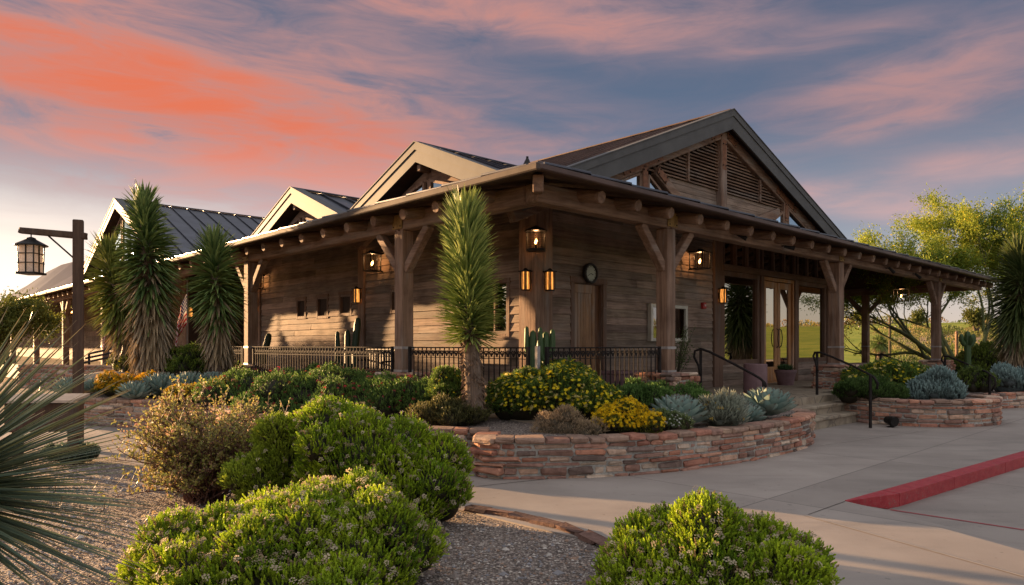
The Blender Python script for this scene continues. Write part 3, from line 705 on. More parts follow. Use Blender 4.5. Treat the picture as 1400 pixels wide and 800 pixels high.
dl = part(mb, 'door_leaf', 'door_wood', d_)
mb = MB(); mb.box((3.702, 2.16, DZ + .02), (3.84, 2.2, 2.53), ch=.003, c=(.5, .4, .35)); part(mb, 'side_panel', 'door_wood', d_)
# entrance bay: posts, transoms, two big windows, double door
mb = MB(); frame_rect(mb, 0, WY, 8.24, 9.78, 1.08, 3.02, .11, -.03, .07); wl = part(mb, 'window', 'trim_z', label='large entrance window left of the glazed doors'); pane(wl, 0, WY + .045, 8.24, 9.78, 1.08, 3.02)
mb = MB(); frame_rect(mb, 0, WY, 12.06, 13.68, 1.08, 3.02, .11, -.03, .07); wr = part(mb, 'window', 'trim_z', label='large entrance window right of the glazed doors'); pane(wr, 0, WY + .045, 12.06, 13.68, 1.08, 3.02)
mb = MB(); mb.box((8.11, 2.02, 3.132), (13.92, 2.2, 3.28), ch=.008); part(mb, 'transom_beam', 'trim_x')
for xa, xb in ((8.2, 9.86), (10.05, 11.8), (11.98, 13.8)):
    mb = MB(); n = 3; w = (xb - xa) / n
    for k in range(n + 1): mb.box((xa + k * w - .03, 2.06, 3.30), (xa + k * w + .03, 2.18, 3.86), ch=.005)
    mb.box((xa + .03, 2.07, 3.80), (xb - .03, 2.17, 3.86)); tr = part(mb, 'transom_window', 'trim_z')
    pane(tr, 0, 2.14, xa, xb, 3.30, 3.80)
mb = MB(); mb.box((8.11, 2.05, 3.862), (13.92, 2.2, 4.1)); part(mb, 'header_board', 'trim_x')
for xa, xb in ((9.90, 10.06), (11.76, 11.93), (13.80, 13.92)): mb = MB(); mb.box((xa, 2.03, DZ), (xb, 2.2, 3.13), ch=.01); part(mb, 'door_post', 'trim_z')
mb = MB(); mb.box((10.07, 2.06, DZ), (10.14, 2.2, 3.03), ch=.006); mb.box((11.68, 2.06, DZ), (11.75, 2.2, 3.03), ch=.006); mb.box((10.07, 2.06, 3.031), (11.75, 2.2, 3.12), ch=.006); mb.box((10.141, 2.06, DZ), (11.679, 2.2, DZ + .03))
ed = part(mb, 'entrance_door', 'entry_wood')
for xa, xb, sgn in ((10.15, 10.90, 1), (10.92, 11.67, -1)):
    mb = MB(); z0, z1 = DZ + .035, 3.02; st = .15
    mb.box((xa, 2.11, z0), (xa + st, 2.16, z1), ch=.006); mb.box((xb - st, 2.11, z0), (xb, 2.16, z1), ch=.006); mb.box((xa + st + .001, 2.11, z1 - .16), (xb - st - .001, 2.16, z1), ch=.006); mb.box((xa + st + .001, 2.11, z0), (xb - st - .001, 2.16, z0 + .36), ch=.006)
    lf = part(mb, 'door_leaf', 'entry_wood', ed)
    o_ = pane(ed, 0, 2.135, xa + st, xb - st, z0 + .36, z1 - .16)
    hx = xb - .06 if sgn > 0 else xa + .06; mb = MB()
    mb.tube([(hx, 2.10, 1.36), (hx, 2.045, 1.40), (hx - .03 * sgn, 2.04, 1.50), (hx - .05 * sgn, 2.04, 1.60), (hx - .03 * sgn, 2.04, 1.70), (hx, 2.045, 1.80), (hx, 2.10, 1.84)], .012, 6); part(mb, 'handle', 'black', ed)
# posts, braces and stone piers
def post(x, y, wx=.22, pier=.34, braces=('x',), z0=1.0, ztop=3.22, pz=(.46, 1.0), plate=True, pseed=0):
    mb = MB(); mb.box((x - wx / 2, y - wx / 2, z0 + .02), (x + wx / 2, y + wx / 2, ztop), ch=.014, c=(random.uniform(.9, 1.1),) * 3); p = part(mb, 'post', 'timber_z')
    mb = MB(); mb.box((x - wx / 2 - .006, y - wx / 2 - .006, z0), (x + wx / 2 + .006, y + wx / 2 + .006, z0 + .035)); part(mb, 'post_shoe', 'steel', p); mb = MB(); mb.box((x - wx / 2 - .005, y - wx / 2 - .005, 1.36), (x + wx / 2 + .005, y + wx / 2 + .005, 1.40)); part(mb, 'post_strap', 'steel', p)
    for b_ in braces:
        mat_ = 'timber_x' if 'x' in b_ else 'timber_y'; sg = -1 if '-' in b_ else 1; ax = 0 if 'x' in b_ else 1
        mb = MB(); d = Vector((sg, 0, 0)) if ax == 0 else Vector((0, sg, 0)); b0 = Vector((x, y, ztop - .62)) + d * (wx / 2 - .02); b1 = Vector((x, y, ztop + .01)) + d * (wx / 2 + .56)
        mb.beam(b0, b1, .13, .13, up=(0, 0, 1), ch=.01); part(mb, 'brace', mat_)
    if plate:
        mb = MB()
        if ax_front(x, y) == 0: mb.box((x - .13, y - .134, ztop + .02), (x + .13, y - .119, ztop + .235), ch=.003); bolts = [(x + a, y - .14, ztop + .128 + b) for a in (-.09, .09) for b in (-.075, .075)]
        else: mb.box((x - .134, y - .13, ztop + .02), (x - .119, y + .13, ztop + .235), ch=.003); bolts = [(x - .14, y + a, ztop + .128 + b) for a in (-.09, .09) for b in (-.075, .075)]
        pl = part(mb, 'bracket_plate', 'brass'); mb = MB()
        for q in bolts: mb.blob(q, .012)
        part(mb, 'bolts', 'black', pl)
    if pier:
        ms = MB(); mm = MB(); s_ = pier
        pth = [(x - s_, y + s_), (x - s_, y - s_), (x + s_, y - s_), (x + s_, y + s_), (x - s_, y + s_)]
        for a, b in zip(pth, pth[1:]): stone_wall(ms, mm, [a, b], pz[0], pz[1] - .05, .2, 1, coping=False, seed=pseed + int(a[0] * 10), row=(.06, .1), long=(.14, .3))
        xs = np.arange(-s_ - .02, s_, .24)
        for a in xs:
            for b in xs: w = min(.23, s_ + .03 - a); v = min(.23, s_ + .03 - b); ms.box((x + a, y + b, pz[1] - .055), (x + a + w, y + b + v, pz[1] - .002 + random.uniform(-.004, .004)), ch=.016, jit=.004, c=PAL[random.randrange(len(PAL))] * 1.05)
        pr = part(ms, 'stone_pier', 'stone'); part(mm, 'mortar', 'mortar', pr)
def ax_front(x, y): return 0 if y == 0 else 1
post(2.84, 0, braces=('x', '-x'), pseed=3); post(9.3, 0, braces=('x', '-x'), pseed=5, wx=.25); post(16.3, 0, braces=('x', '-x'), pseed=8)
post(20.5, 3.44, pier=0, z0=DZ, braces=('y', '-y'), plate=False); post(20.5, 9.0, pier=0, z0=DZ, braces=('y', '-y'), plate=False)
post(0, 2.95, braces=('y', '-y'), pseed=13, pier=.31); post(0, 8.7, braces=('y', '-y'), pseed=17, pier=.34)
for k, yy in enumerate((14.6, 20.4, 26.2, 32., 38., 44., 50., 56.)): post(0, yy, braces=('y', '-y'), pier=0, z0=DZ, plate=False)
# beams
mb = MB()
xs = [-.112, 2.84, 9.3, 16.3, 20.72]
for a, b in zip(xs, xs[1:]): mb.beam((a + .003, 0, 3.345), (b - .003, 0, 3.345), .225, .25, c=(random.uniform(.9, 1.15),) * 3, ch=.02, jit=.003)
part(mb, 'porch_beam', 'timber_x')
mb = MB(); ys = [.115, 2.95, 8.7, 14.6, 20.4, 26.2, 32, 38, 44, 50, 56, 75, 92]
for a, b in zip(ys, ys[1:]): mb.beam((0, a + .003, 3.345), (0, b - .003, 3.345), .225, .25, c=(random.uniform(.9, 1.15),) * 3, ch=.02, jit=.003)
part(mb, 'porch_beam', 'timber_y')
mb = MB(); mb.beam((20.5, .12, 3.345), (20.5, 12, 3.345), .2, .25); part(mb, 'porch_beam', 'timber_y')
# round rafters whose ends show under the eave
def rafter(x, y, axis):
    mb = MB(); r = .092
    if axis == 0: p0 = (x, y - .46, EZ - .185 + SL * .12); p1 = (x, min(WY + .1, x) if x < WY else WY + .1, 0); p1 = (x, p1[1], p0[2] + SL * (p1[1] - p0[1]))
    else: p0 = (x - .46, y, EZ - .185 + SL * .12); p1x = min(WY + .1, y); p1 = (p1x, y, p0[2] + SL * (p1x - p0[0]))
    if (Vector(p1) - Vector(p0)).length < .3: return
    d = (Vector(p1) - Vector(p0)).normalized()
    mb.tube([p0, Vector(p0) + d * .035, p1], [r * .86, r, r], 12, c=(random.uniform(.85, 1.1),) * 3); part(mb, 'rafter', 'timber_y' if axis == 0 else 'timber_x', smooth=False)
x = .72
while x < 20.6: rafter(x, 0, 0); x += .79
y = .75
while y < 30: rafter(0, y, 1); y += .79
mb = MB(); c0 = Vector((-.46, -.46, EZ - .16)); c1 = Vector((2, 2, EZ - .16 + SL * 2.46)); mb.beam(c0, c1, .13, .20); part(mb, 'hip_rafter', 'timber_x')
# porch roof: deck boards below, metal above
RB = 2.9
def roofstrip(axis, o0, o1, u0, u1, dz, name, mat, th=.03):
    """strip of the porch roof; mitred at the outer corner"""
    mb = MB(); z0, z1 = EZ + SL * (o0 + OV) + dz, EZ + SL * (o1 + OV) + dz
    P = [(o0, u0 if u0 is not None else o0), (o1, u0 if u0 is not None else o1), (o1, u1), (o0, u1)]
    Z = [z0, z1, z1, z0]
    V = [((u, o, z - th) if axis == 0 else (o, u, z - th)) for (o, u), z in zip(P, Z)] + [((u, o, z) if axis == 0 else (o, u, z)) for (o, u), z in zip(P, Z)]
    fs = [(0, 1, 2, 3), (4, 7, 6, 5), (0, 4, 5, 1), (1, 5, 6, 2), (2, 6, 7, 3), (3, 7, 4, 0)]
    mb.add(V, fs if axis else [f[::-1] for f in fs]); return part(mb, name, mat)
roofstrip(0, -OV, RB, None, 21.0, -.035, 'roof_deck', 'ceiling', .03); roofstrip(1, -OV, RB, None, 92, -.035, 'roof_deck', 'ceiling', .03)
roofstrip(0, -OV, RB, None, 21.02, 0, 'porch_roof', 'metal_roof', .03); roofstrip(1, -OV, RB, None, 92, 0, 'porch_roof', 'metal_roof', .03)
# rear part of the right-hand porch
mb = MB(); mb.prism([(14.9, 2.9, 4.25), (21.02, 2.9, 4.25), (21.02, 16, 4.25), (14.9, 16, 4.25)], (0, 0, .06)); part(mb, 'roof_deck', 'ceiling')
mb = MB(); mb.prism([(20.6, 2.9, 4.24), (20.6, 2.9, 3.46), (20.6, 12, 3.46), (20.6, 12, 4.24)], (.05, 0, 0)); mb.prism([(20.6, .1, 3.46), (20.6, 2.89, 3.46), (20.6, 2.89, 4.2), (20.6, .1, 3.6)], (.05, 0, 0)); part(mb, 'end_board', 'trim_y')
# stepped metal lap pieces and gutter along the eaves
mb = MB(); x = -.60
while x < 20.9: w = .82; e = min(x + w, 21.04); mb.beam((x, -OV - .02, EZ + .006), (e, -OV - .02, EZ + .028), .075, .028, c=(random.uniform(.9, 1.1),) * 3, ch=.004); x += w
part(mb, 'eave_trim', 'metal_roof')
mb = MB(); mb.box((-OV - .02, -OV - .062, EZ - .075), (21.05, -OV - .0, EZ - .003), ch=.012); part(mb, 'fascia', 'brown_roof')
mb = MB(); mb.box((-OV - .075, -OV - .05, EZ - .085), (-OV - .0, 92, EZ + .002), ch=.014); part(mb, 'gutter', 'gutter_metal' if False else M['gutter'])
mb = MB(); y = -.5
while y < 40: mb.beam((-OV - .01, y, EZ + .008), (-OV - .01, min(y + .8, 44), EZ + .028), .07, .026, ch=.004); y += .8
part(mb, 'eave_trim', 'metal_roof')
mb = MB(); mb.box((-.52, -.52, EZ - .02), (-.30, -.30, EZ + .075), ch=.01); mb.box((-.62, -.62, EZ), (-.45, -.45, EZ + .05), ch=.01); part(mb, 'corner_cap', 'brown_roof')
# gabled roofs
def seams(mb, p0, p1, q0, q1, n, h=.05):
    """standing seams running between edge p0-p1 (ridge) and q0-q1 (eave)"""
    for k in range(n + 1):
        a = Vector(p0).lerp(Vector(p1), k / n); b = Vector(q0).lerp(Vector(q1), k / n); mb.beam(a + Vector((0, 0, h / 2)), b + Vector((0, 0, h / 2)), .03, h, ch=.0005)
def gable(fx, apex, left, right, depth, axis, mat, band=.36, nseam=14, name='gable_roof', back=None, fmat='fascia', ridge_cut=None):
    """fx: plane of the rake; apex/left/right = (u, z); axis 0: face looks along -Y, ridge runs +Y; axis 1: looks along -X"""
    def P(u, o, z): return (u, fx + o, z) if axis == 0 else (fx + o, u, z)
    th = .10; mb = MB()
    for (e, sgn) in ((left, -1), (right, 1)):
        dB = depth if back is None else back
        q = [P(apex[0], 0, apex[1]), P(apex[0], dB, apex[1]), P(e[0], depth, e[1]), P(e[0], 0, e[1])]
        mb.prism([(a, b, c - th) for a, b, c in q], (0, 0, th))
    rf = part(mb, name, mat); mb = MB()
    for e in (left, right): seams(mb, P(apex[0], .02, apex[1]), P(apex[0], depth if back is None else back, apex[1]), P(e[0], .02, e[1]), P(e[0], depth, e[1]), nseam)
    mb.beam(P(apex[0], -.02, apex[1] + .03), P(apex[0], depth if back is None else back, apex[1] + .03), .16, .03, ch=.004)
    part(mb, 'seams', mat, rf)
    for e, sgn in ((left, -1), (right, 1)):      # two-band rake fascia
        L = math.hypot(e[0] - apex[0], e[1] - apex[1]); mb = MB()
        def band_(o0, o1, d0, d1):
            q = [P(apex[0], o0, apex[1] + d0), P(e[0], o0, e[1] + d0), P(e[0], o0, e[1] + d1), P(apex[0], o0, apex[1] + d1)]
            v = Vector(P(0, o1, 0)) - Vector(P(0, o0, 0)); mb.prism(q, tuple(v))
        band_(-.055, .0, .045, -.09); band_(-.035, .0, -.092, -band)
        mb.prism([P(apex[0], -.07, apex[1] + .045), P(e[0], -.07, e[1] + .045), P(e[0], -.07, e[1] + .062), P(apex[0], -.07, apex[1] + .062)], tuple(Vector(P(0, .3, 0)) - Vector(P(0, 0, 0))))
        part(mb, 'rake_fascia', fmat)
        mb = MB(); q = [P(apex[0], .0, apex[1] - band), P(e[0], .0, e[1] - band), P(e[0], .0, e[1] - band + .02), P(apex[0], .0, apex[1] - band + .02)]
        mb.prism([P(apex[0], .02, apex[1] - th - .12), P(e[0], .02, e[1] - th - .12), P(e[0], .02, e[1] - th - .03), P(apex[0], .02, apex[1] - th - .03)], tuple(Vector(P(0, .6, 0)) - Vector(P(0, .02, 0))))
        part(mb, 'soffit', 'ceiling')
    return P
AP = (6.98, 6.27)
gable(1.2, AP, (.9, 6.27 - .411 * 6.08), (13.4, 6.27 - .358 * 6.42), 7.2, 0, 'brown_roof', nseam=12, back=5.9)
mb = MB(); mb.add([(6.98, 7.1, 6.27), (.9, 8.4, 3.77), (13.4, 8.4, 3.97)], [(0, 2, 1)]); part(mb, 'gable_roof', 'brown_roof')
# front gable wall: timbers, siding, louvres, small windows (plane y = 1.5)
GY = 1.5
def gp(px, py): X, Z = PR(px, py, GY); return X, Z
lw = lambda u: AP[1] - .30 - (.411 * (AP[0] - u) if u < AP[0] else .358 * (u - AP[0]))
mb = MB()
for e in ((.9, 6.27 - .411 * 6.08), (13.4, 6.27 - .358 * 6.42)): mb.beam((AP[0], GY - .05, AP[1] - .38), (e[0], GY - .05, e[1] - .38), .16, .24)
part(mb, 'gable_rafter', 'timber_x')
mb = MB(); mb.box((AP[0] - .11, GY - .14, 3.9), (AP[0] + .11, GY + .02, 5.90), ch=.01); part(mb, 'king_post', 'timber_z')
LX = 4.55; RX = 9.72
sl_l = lambda u: AP[1] - .6 - .411 * (AP[0] - u)
for (pa, pb) in (((892, 234), (930, 283)), ((1060, 291), (1018, 309))):
    a, b = gp(*pa), gp(*pb); d = Vector((b[0] - a[0], 0, b[1] - a[1])); mb = MB(); mb.beam((a[0], GY - .05, a[1]), Vector((b[0], GY - .05, b[1])) + d * .15, .14, .2); part(mb, 'strut', 'timber_x')
for px in (874, 1068):
    xx, zt = gp(px, 240 if px < 900 else 292); mb = MB(); mb.box((xx - .09, GY - .13, 3.9), (xx + .09, GY + .02, lw(xx) - .1), ch=.01); part(mb, 'gable_post', 'timber_z')
xl = gp(874, 240)[0]; xr = gp(1068, 292)[0]
# steel plates on the truss
def plate(pts, name='truss_plate'):
    mb = MB(); mb.prism([(x_, GY - .145, z_) for x_, z_ in pts], (0, .012, 0)); p = part(mb, name, 'rust'); mb = MB()
    cx = sum(p_[0] for p_ in pts) / len(pts); cz = sum(p_[1] for p_ in pts) / len(pts)
    for x_, z_ in pts: mb.blob((x_ * .72 + cx * .28, GY - .15, z_ * .72 + cz * .28), .017, sub=1)
    part(mb, 'bolts', 'black', p)
def quadp(u0, z0, u1, z1, w):
    d = Vector((u1 - u0, z1 - z0)).normalized(); n_ = Vector((-d.y, d.x)) * w / 2
    return [(u0 + n_.x, z0 + n_.y), (u0 - n_.x, z0 - n_.y), (u1 - n_.x, z1 - n_.y), (u1 + n_.x, z1 + n_.y)]
r0 = lambda u: AP[1] - .38 - (.411 * (AP[0] - u) if u < AP[0] else .358 * (u - AP[0]))
plate(quadp(xl - .65, r0(xl - .65), xl + .55, r0(xl + .55), .15)); plate(quadp(xl, r0(xl) - .05, xl, r0(xl) - .62, .15)); a, b = gp(892, 234), gp(912, 260); plate(quadp(a[0], a[1], a[0] + (b[0] - a[0]) * .6, a[1] + (b[1] - a[1]) * .6, .14))
plate(quadp(AP[0] - .5, r0(AP[0] - .5), AP[0] - .1, r0(AP[0] - .1), .13)); plate(quadp(AP[0] + .12, r0(AP[0] + .12), AP[0] + .5, r0(AP[0] + .5), .13)); plate(quadp(AP[0], 5.72, AP[0], 5.1, .15))
plate(quadp(xr - .5, r0(xr - .5), xr + .5, r0(xr + .5), .15)); plate(quadp(xr, r0(xr) - .05, xr, r0(xr) - .5, .14))
def clip(poly, a, b, c):        # keep a*u+b*z+c >= 0
    out = []
    for i in range(len(poly)):
        p, q = poly[i], poly[(i + 1) % len(poly)]; fp, fq = a * p[0] + b * p[1] + c, a * q[0] + b * q[1] + c
        if fp >= 0: out.append(p)
        if fp * fq < 0: t_ = fp / (fp - fq); out.append((p[0] + (q[0] - p[0]) * t_, p[1] + (q[1] - p[1]) * t_))
    return out
# siding field between struts
zb = 3.9; sa, sb = gp(892, 234), gp(930, 283); ta, tb = gp(1060, 291), gp(1018, 309)
def fld(u0, u1, z):
    """span of the louvre/siding field at height z"""
    ul = AP[0] - (AP[1] - .50 - z) / .411; ur = AP[0] + (AP[1] - .50 - z) / .358
    kl = (sb[0] - sa[0]) / (sb[1] - sa[1]); ul = max(ul, sa[0] + (z - sa[1]) * kl if z < sa[1] else ul)
    kr = (tb[0] - ta[0]) / (tb[1] - ta[1]); ur = min(ur, ta[0] + (z - ta[1]) * kr if z < ta[1] else ur)
    return max(u0, ul), min(u1, ur)
lv_l = gp(893, 234)[1] - .03; 
for u0, u1 in ((sa[0] - .5, AP[0] - .115), (AP[0] + .115, ta[0] + .8)):
    top_l = AP[1] - .50; side = -1 if u0 < AP[0] - 1 else 1
    zlow = lv_l if side < 0 else gp(1060, 288)[1] + .06
    mb = MB(); z = zb
    while z < zlow - .02:
        a, b = fld(u0, u1, z + .06)
        if b - a > .1: t_ = random.uniform(.85, 1.15); mb.box((a - .04, GY - .02, z), (b + .04, GY + .01, min(z + .132, zlow)), ch=.005, c=(t_, t_ * .97, t_ * .95))
        z += .135
    part(mb, 'gable_siding', 'siding_x')
    mb = MB(); z = zlow + .03; a, b = fld(u0, u1, zlow)
    Rm = np.array([[1, 0, 0], [0, math.cos(.7), -math.sin(.7)], [0, math.sin(.7), math.cos(.7)]])
    while z < top_l - .1:
        a, b = fld(u0, u1, z + .03)
        if b - a > .1: mb.box((-(b - a) / 2 - .03, -.045, -.007), ((b - a) / 2 + .03, .045, .007), rot=Rm, org=((a + b) / 2, GY - .03, z), c=(random.uniform(.9, 1.1),) * 3)
        z += .068
    for uu in ((u0 * .45 + u1 * .55) if side < 0 else (u0 * .42 + u1 * .58),):
        a, b = fld(u0, u1, zlow); um = a + (b - a) * (.48 if side < 0 else .52); mb.box((um - .025, GY - .09, zlow), (um + .025, GY - .02, (lw(um)) - .2))
    part(mb, 'louvre_vent', 'timber_x')
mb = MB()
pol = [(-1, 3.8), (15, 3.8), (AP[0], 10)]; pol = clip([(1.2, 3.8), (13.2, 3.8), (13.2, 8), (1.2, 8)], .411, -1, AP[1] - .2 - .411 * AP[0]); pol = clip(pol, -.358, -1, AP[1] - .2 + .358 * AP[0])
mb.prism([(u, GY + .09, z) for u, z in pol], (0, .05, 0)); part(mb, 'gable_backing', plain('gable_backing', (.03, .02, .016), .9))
# triangular panes
def tripane(pts, y, name='gable_window', mat='gable_glass', fr=.05, axis=0):
    mb = MB(); P = lambda u, z, o: (u, y + o, z) if axis == 0 else (y + o, u, z)
    mb.prism([P(u, z, 0) for u, z in pts], tuple(Vector(P(0, 0, .012)) - Vector(P(0, 0, 0)))); g = part(mb, name, mat); mb = MB()
    for (a, b) in zip(pts, pts[1:] + pts[:1]): mb.beam(P(a[0], a[1], -.01), P(b[0], b[1], -.01), .06, fr, ch=.004)
    part(mb, 'window_frame', 'timber_z', g)
tripane([(xl - .13, 3.95), (xl - .13, r0(xl - .13) - .16), (xl - 1.6, r0(xl - 1.6) - .16), (xl - 1.6, 3.95)], GY - .09)
d1 = gp(880, 236); tripane([(xl + .13, 3.95), (xl + .13, gp(880, 240)[1] - .02), (gp(922, 283)[0], 3.95)], GY - .09)
tripane([(xr - .13, 3.95), (xr - .13, r0(xr) - .30), (xr - 1.3, 3.95)], GY - .09); tripane([(xr + .13, 3.95), (xr + .13, r0(xr + .13) - .16), (xr + 1.4, r0(xr + 1.4) - .16), (xr + 1.4, 3.95)], GY - .09)
# roof vent near the corner
mb = MB(); X, Z = PR(748, 222, 2.6); mb.lathe([(.05, 0), (.045, .25), (.075, .26), (.07, .30), (.02, .40), (.02, .43)], (1.55, 1.75, 4.02), 10); part(mb, 'vent_pipe', 'black')
# side gables (planes x = 1.0 and 1.3)
def side_gable(yc, zp, hw, depth, slope=.42, n=11, fm='fascia', rm='metal_roof', win=True):
    zf = zp - slope * hw
    P = gable(1.0, (yc, zp), (yc - hw - .5, zp - slope * (hw + .5)), (yc + hw + .5, zp - slope * (hw + .5)), depth, 1, rm, band=.31, nseam=n, fmat=fm)
    k = min(1., hw / 2.1)
    for sg in (-1, 1): mb = MB(); mb.beam((1.34, yc, zp - .46), (1.34, yc + sg * (hw + .4), zp - slope * (hw + .4) - .46), .14, .2); part(mb, 'gable_rafter', 'timber_y')
    mb = MB(); mb.box((1.27, yc - .085, zf - .4), (1.42, yc + .085, zp - .42), ch=.01); part(mb, 'king_post', 'timber_z')
    mb = MB(); mb.beam((1.03, yc, zp - .40), (1.5, yc, zp - .40), .1, .12); part(mb, 'purlin_end', 'timber_x')
    for sg in (-1, 1):
        pts = [(yc + sg * .1, zf - .3), (yc + sg * .1, zp - .62), (yc + sg * (hw * .83), zf - .2), (yc + sg * (hw * .83), zf - .3)]
        tripane(pts, 1.24, axis=1)
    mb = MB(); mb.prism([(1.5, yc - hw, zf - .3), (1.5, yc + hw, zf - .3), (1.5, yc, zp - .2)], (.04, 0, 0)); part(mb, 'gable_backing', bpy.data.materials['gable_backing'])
side_gable(3.99, 4.99, 2.05, 4.5); side_gable(8.78, 4.96, 2.05, 7.); side_gable(23.1, 6.87, 5.6, 14., .47, 22)
# main rear roof mass so the sides close up
mb = MB(); mb.prism([(2.9, 2.9, 4.2), (13.5, 2.9, 4.2), (13.5, 92, 4.2), (2.9, 92, 4.2)], (0, 0, .07)); part(mb, 'flat_roof', 'brown_roof')
# far wing roof seen past the lamp post
mb = MB(); T_ = [PL(px, py, 6.5) for px, py in ((20, 404), (45, 386), (66, 371), (84, 362), (100, 358), (135, 356), (150, 352))]
V = [(2.95, y_, EZ + .8) for y_, z_ in T_] + [(6.5, y_, z_) for y_, z_ in T_] + [(12, y_, z_ - 1.) for y_, z_ in T_]; n_ = len(T_)
mb.add(V, [(k, k + 1, n_ + k + 1, n_ + k) for k in range(n_ - 1)] + [(n_ + k, n_ + k + 1, 2 * n_ + k + 1, 2 * n_ + k) for k in range(n_ - 1)]); part(mb, 'wing_roof', 'metal_roof')

# ------------------------------------------------------------------ railings
def scroll_heart(mb, P, u, z, s_=.05):
    for sg in (-1, 1):
        mb.tube([P(u, z - s_ * 1.15), P(u + sg * s_ * .55, z - s_ * .45), P(u + sg * s_ * .8, z + s_ * .25), P(u + sg * s_ * .45, z + s_ * .62), P(u + sg * .004, z + s_ * .2)], .0085, 5)
def railing(label, a, b, n_post=(), z0=.56, z1=1.39, group='wrought iron railing panels along the porch'):
    A = bw(*a, 0); B = bw(*b, 0); d = (B - A); L = d.length; d.normalize(); t = thing('iron_railing', label, 'railing', A, math.atan2(d.y, d.x), group)
    P = lambda u, z, o=0.: (u, o, z)
    mb = MB(); mb.box((0, -.02, z1 - .014), (L, .02, z1 + .004), ch=.004); part(mb, 'top_rail', 'iron', t)
    mb = MB(); mb.box((0, -.012, z1 - .155), (L, .012, z1 - .145)); mb.box((0, -.014, z0 + .04), (L, .014, z0 + .055)); part(mb, 'lower_rail', 'iron', t)
    mb = MB(); n = max(2, int(L / .105)); 
    for k in range(n + 1): u = L * k / n; mb.box((u - .0065, -.0065, z0 + (.055)), (u + .0065, .0065, z1 - .014))
    part(mb, 'balusters', 'iron', t); mb = MB()
    for k in range(n):
        u = L * (k + .5) / n; scroll_heart(mb, P, u, z1 - .075, .042); mb.box((u - .017, -.004, z1 - .118), (u + .017, .004, z1 - .075), ch=.003)
    part(mb, 'scroll_band', 'iron', t)
    for u in [0.0, L] + list(n_post): mb = MB(); mb.box((u - .022, -.022, DZ - .1), (u + .022, .022, z1 + .01), ch=.003); part(mb, 'rail_post', 'iron', t)
railing('iron railing panel between the porch corner and first side post, behind lone yucca', (-.05, .12), (-.05, 2.72))
railing('long iron railing panel between the two side posts below the small windows', (-.05, 3.2), (-.05, 8.45))
railing('iron railing panel left of the second side post, behind the right yucca', (-.05, 9.0), (-.05, 14.4))
railing('iron railing panel from the porch corner right to the notice case pillar', (.12, -.05), (2.6, -.05))
mb = MB(); mb.box((-.026, -.026, .3), (.026, .026, 1.41), ch=.004)
o = part(mb, 'corner_post', 'steel', None); o.location = bw(-.02, -.02); o.rotation_euler = (0, 0, BROT); o.name = 'corner_rail_post'; tag(o, 'pale square metal post where the two iron railings meet at the porch corner', 'railing post')
def handrail(label, pts, posts, r=.021, loop=None):
    t = thing('stair_handrail', label, 'handrail', (pts[0].x, pts[0].y, 0), 0, 'curved iron handrails at the steps'); o0 = Vector((pts[0].x, pts[0].y, 0)); mb = MB(); mb.tube([tuple(p - o0) for p in pts], r, 8); part(mb, 'rail', 'iron', t, smooth=True)
    for p, zb in posts: mb = MB(); q = p - o0; mb.box((q.x - .02, q.y - .02, zb), (q.x + .02, q.y + .02, q.z), ch=.003); part(mb, 'rail_post', 'iron', t)
def hr(px_pts, d0, d1):
    xs = [p[0] for p in px_pts]; lo, hi = min(xs), max(xs); return [at(px, py, d0 + (d1 - d0) * (px - lo) / max(1, hi - lo)) for px, py in px_pts]
p = hr([(957, 512), (955, 500), (949, 488), (950, 480), (958, 477), (970, 481), (1000, 496), (1030, 512), (1040, 518), (1046, 524), (1048, 534)], 12.2, 11.7)
handrail('curved handrail at the left side of the entrance steps', p, [(at(958, 477, 12.2), .42), (at(1044, 521, 11.7), .30)])
p = hr([(1118, 508), (1115, 495), (1112, 487), (1114, 482), (1122, 482), (1140, 489), (1165, 500), (1185, 510), (1195, 516), (1200, 524), (1199, 532)], 13.4, 12.0)
handrail('curved handrail at the right side of the entrance steps rising past the yellow flower bed', p, [(at(1117, 482, 13.4), .46), (at(1190, 513, 12.1), 0.)])
p = hr([(1203, 502), (1197, 492), (1198, 486), (1205, 484), (1220, 490), (1240, 498), (1255, 505)], 17.5, 16.6)
handrail('far handrail seen behind the yellow flower bush between the porch posts', p, [(at(1204, 484, 17.5), .4), (at(1250, 503, 16.7), .3)])
p = hr([(1292, 500), (1287, 492), (1289, 487), (1296, 487), (1315, 495), (1335, 503), (1350, 509), (1360, 517), (1361, 526), (1356, 534)], 17.6, 14.8)
handrail('rightmost curved handrail beside the potted cactus and stone wall', p, [(at(1292, 487, 17.5), .3), (at(1353, 510, 15.2), 0.)])

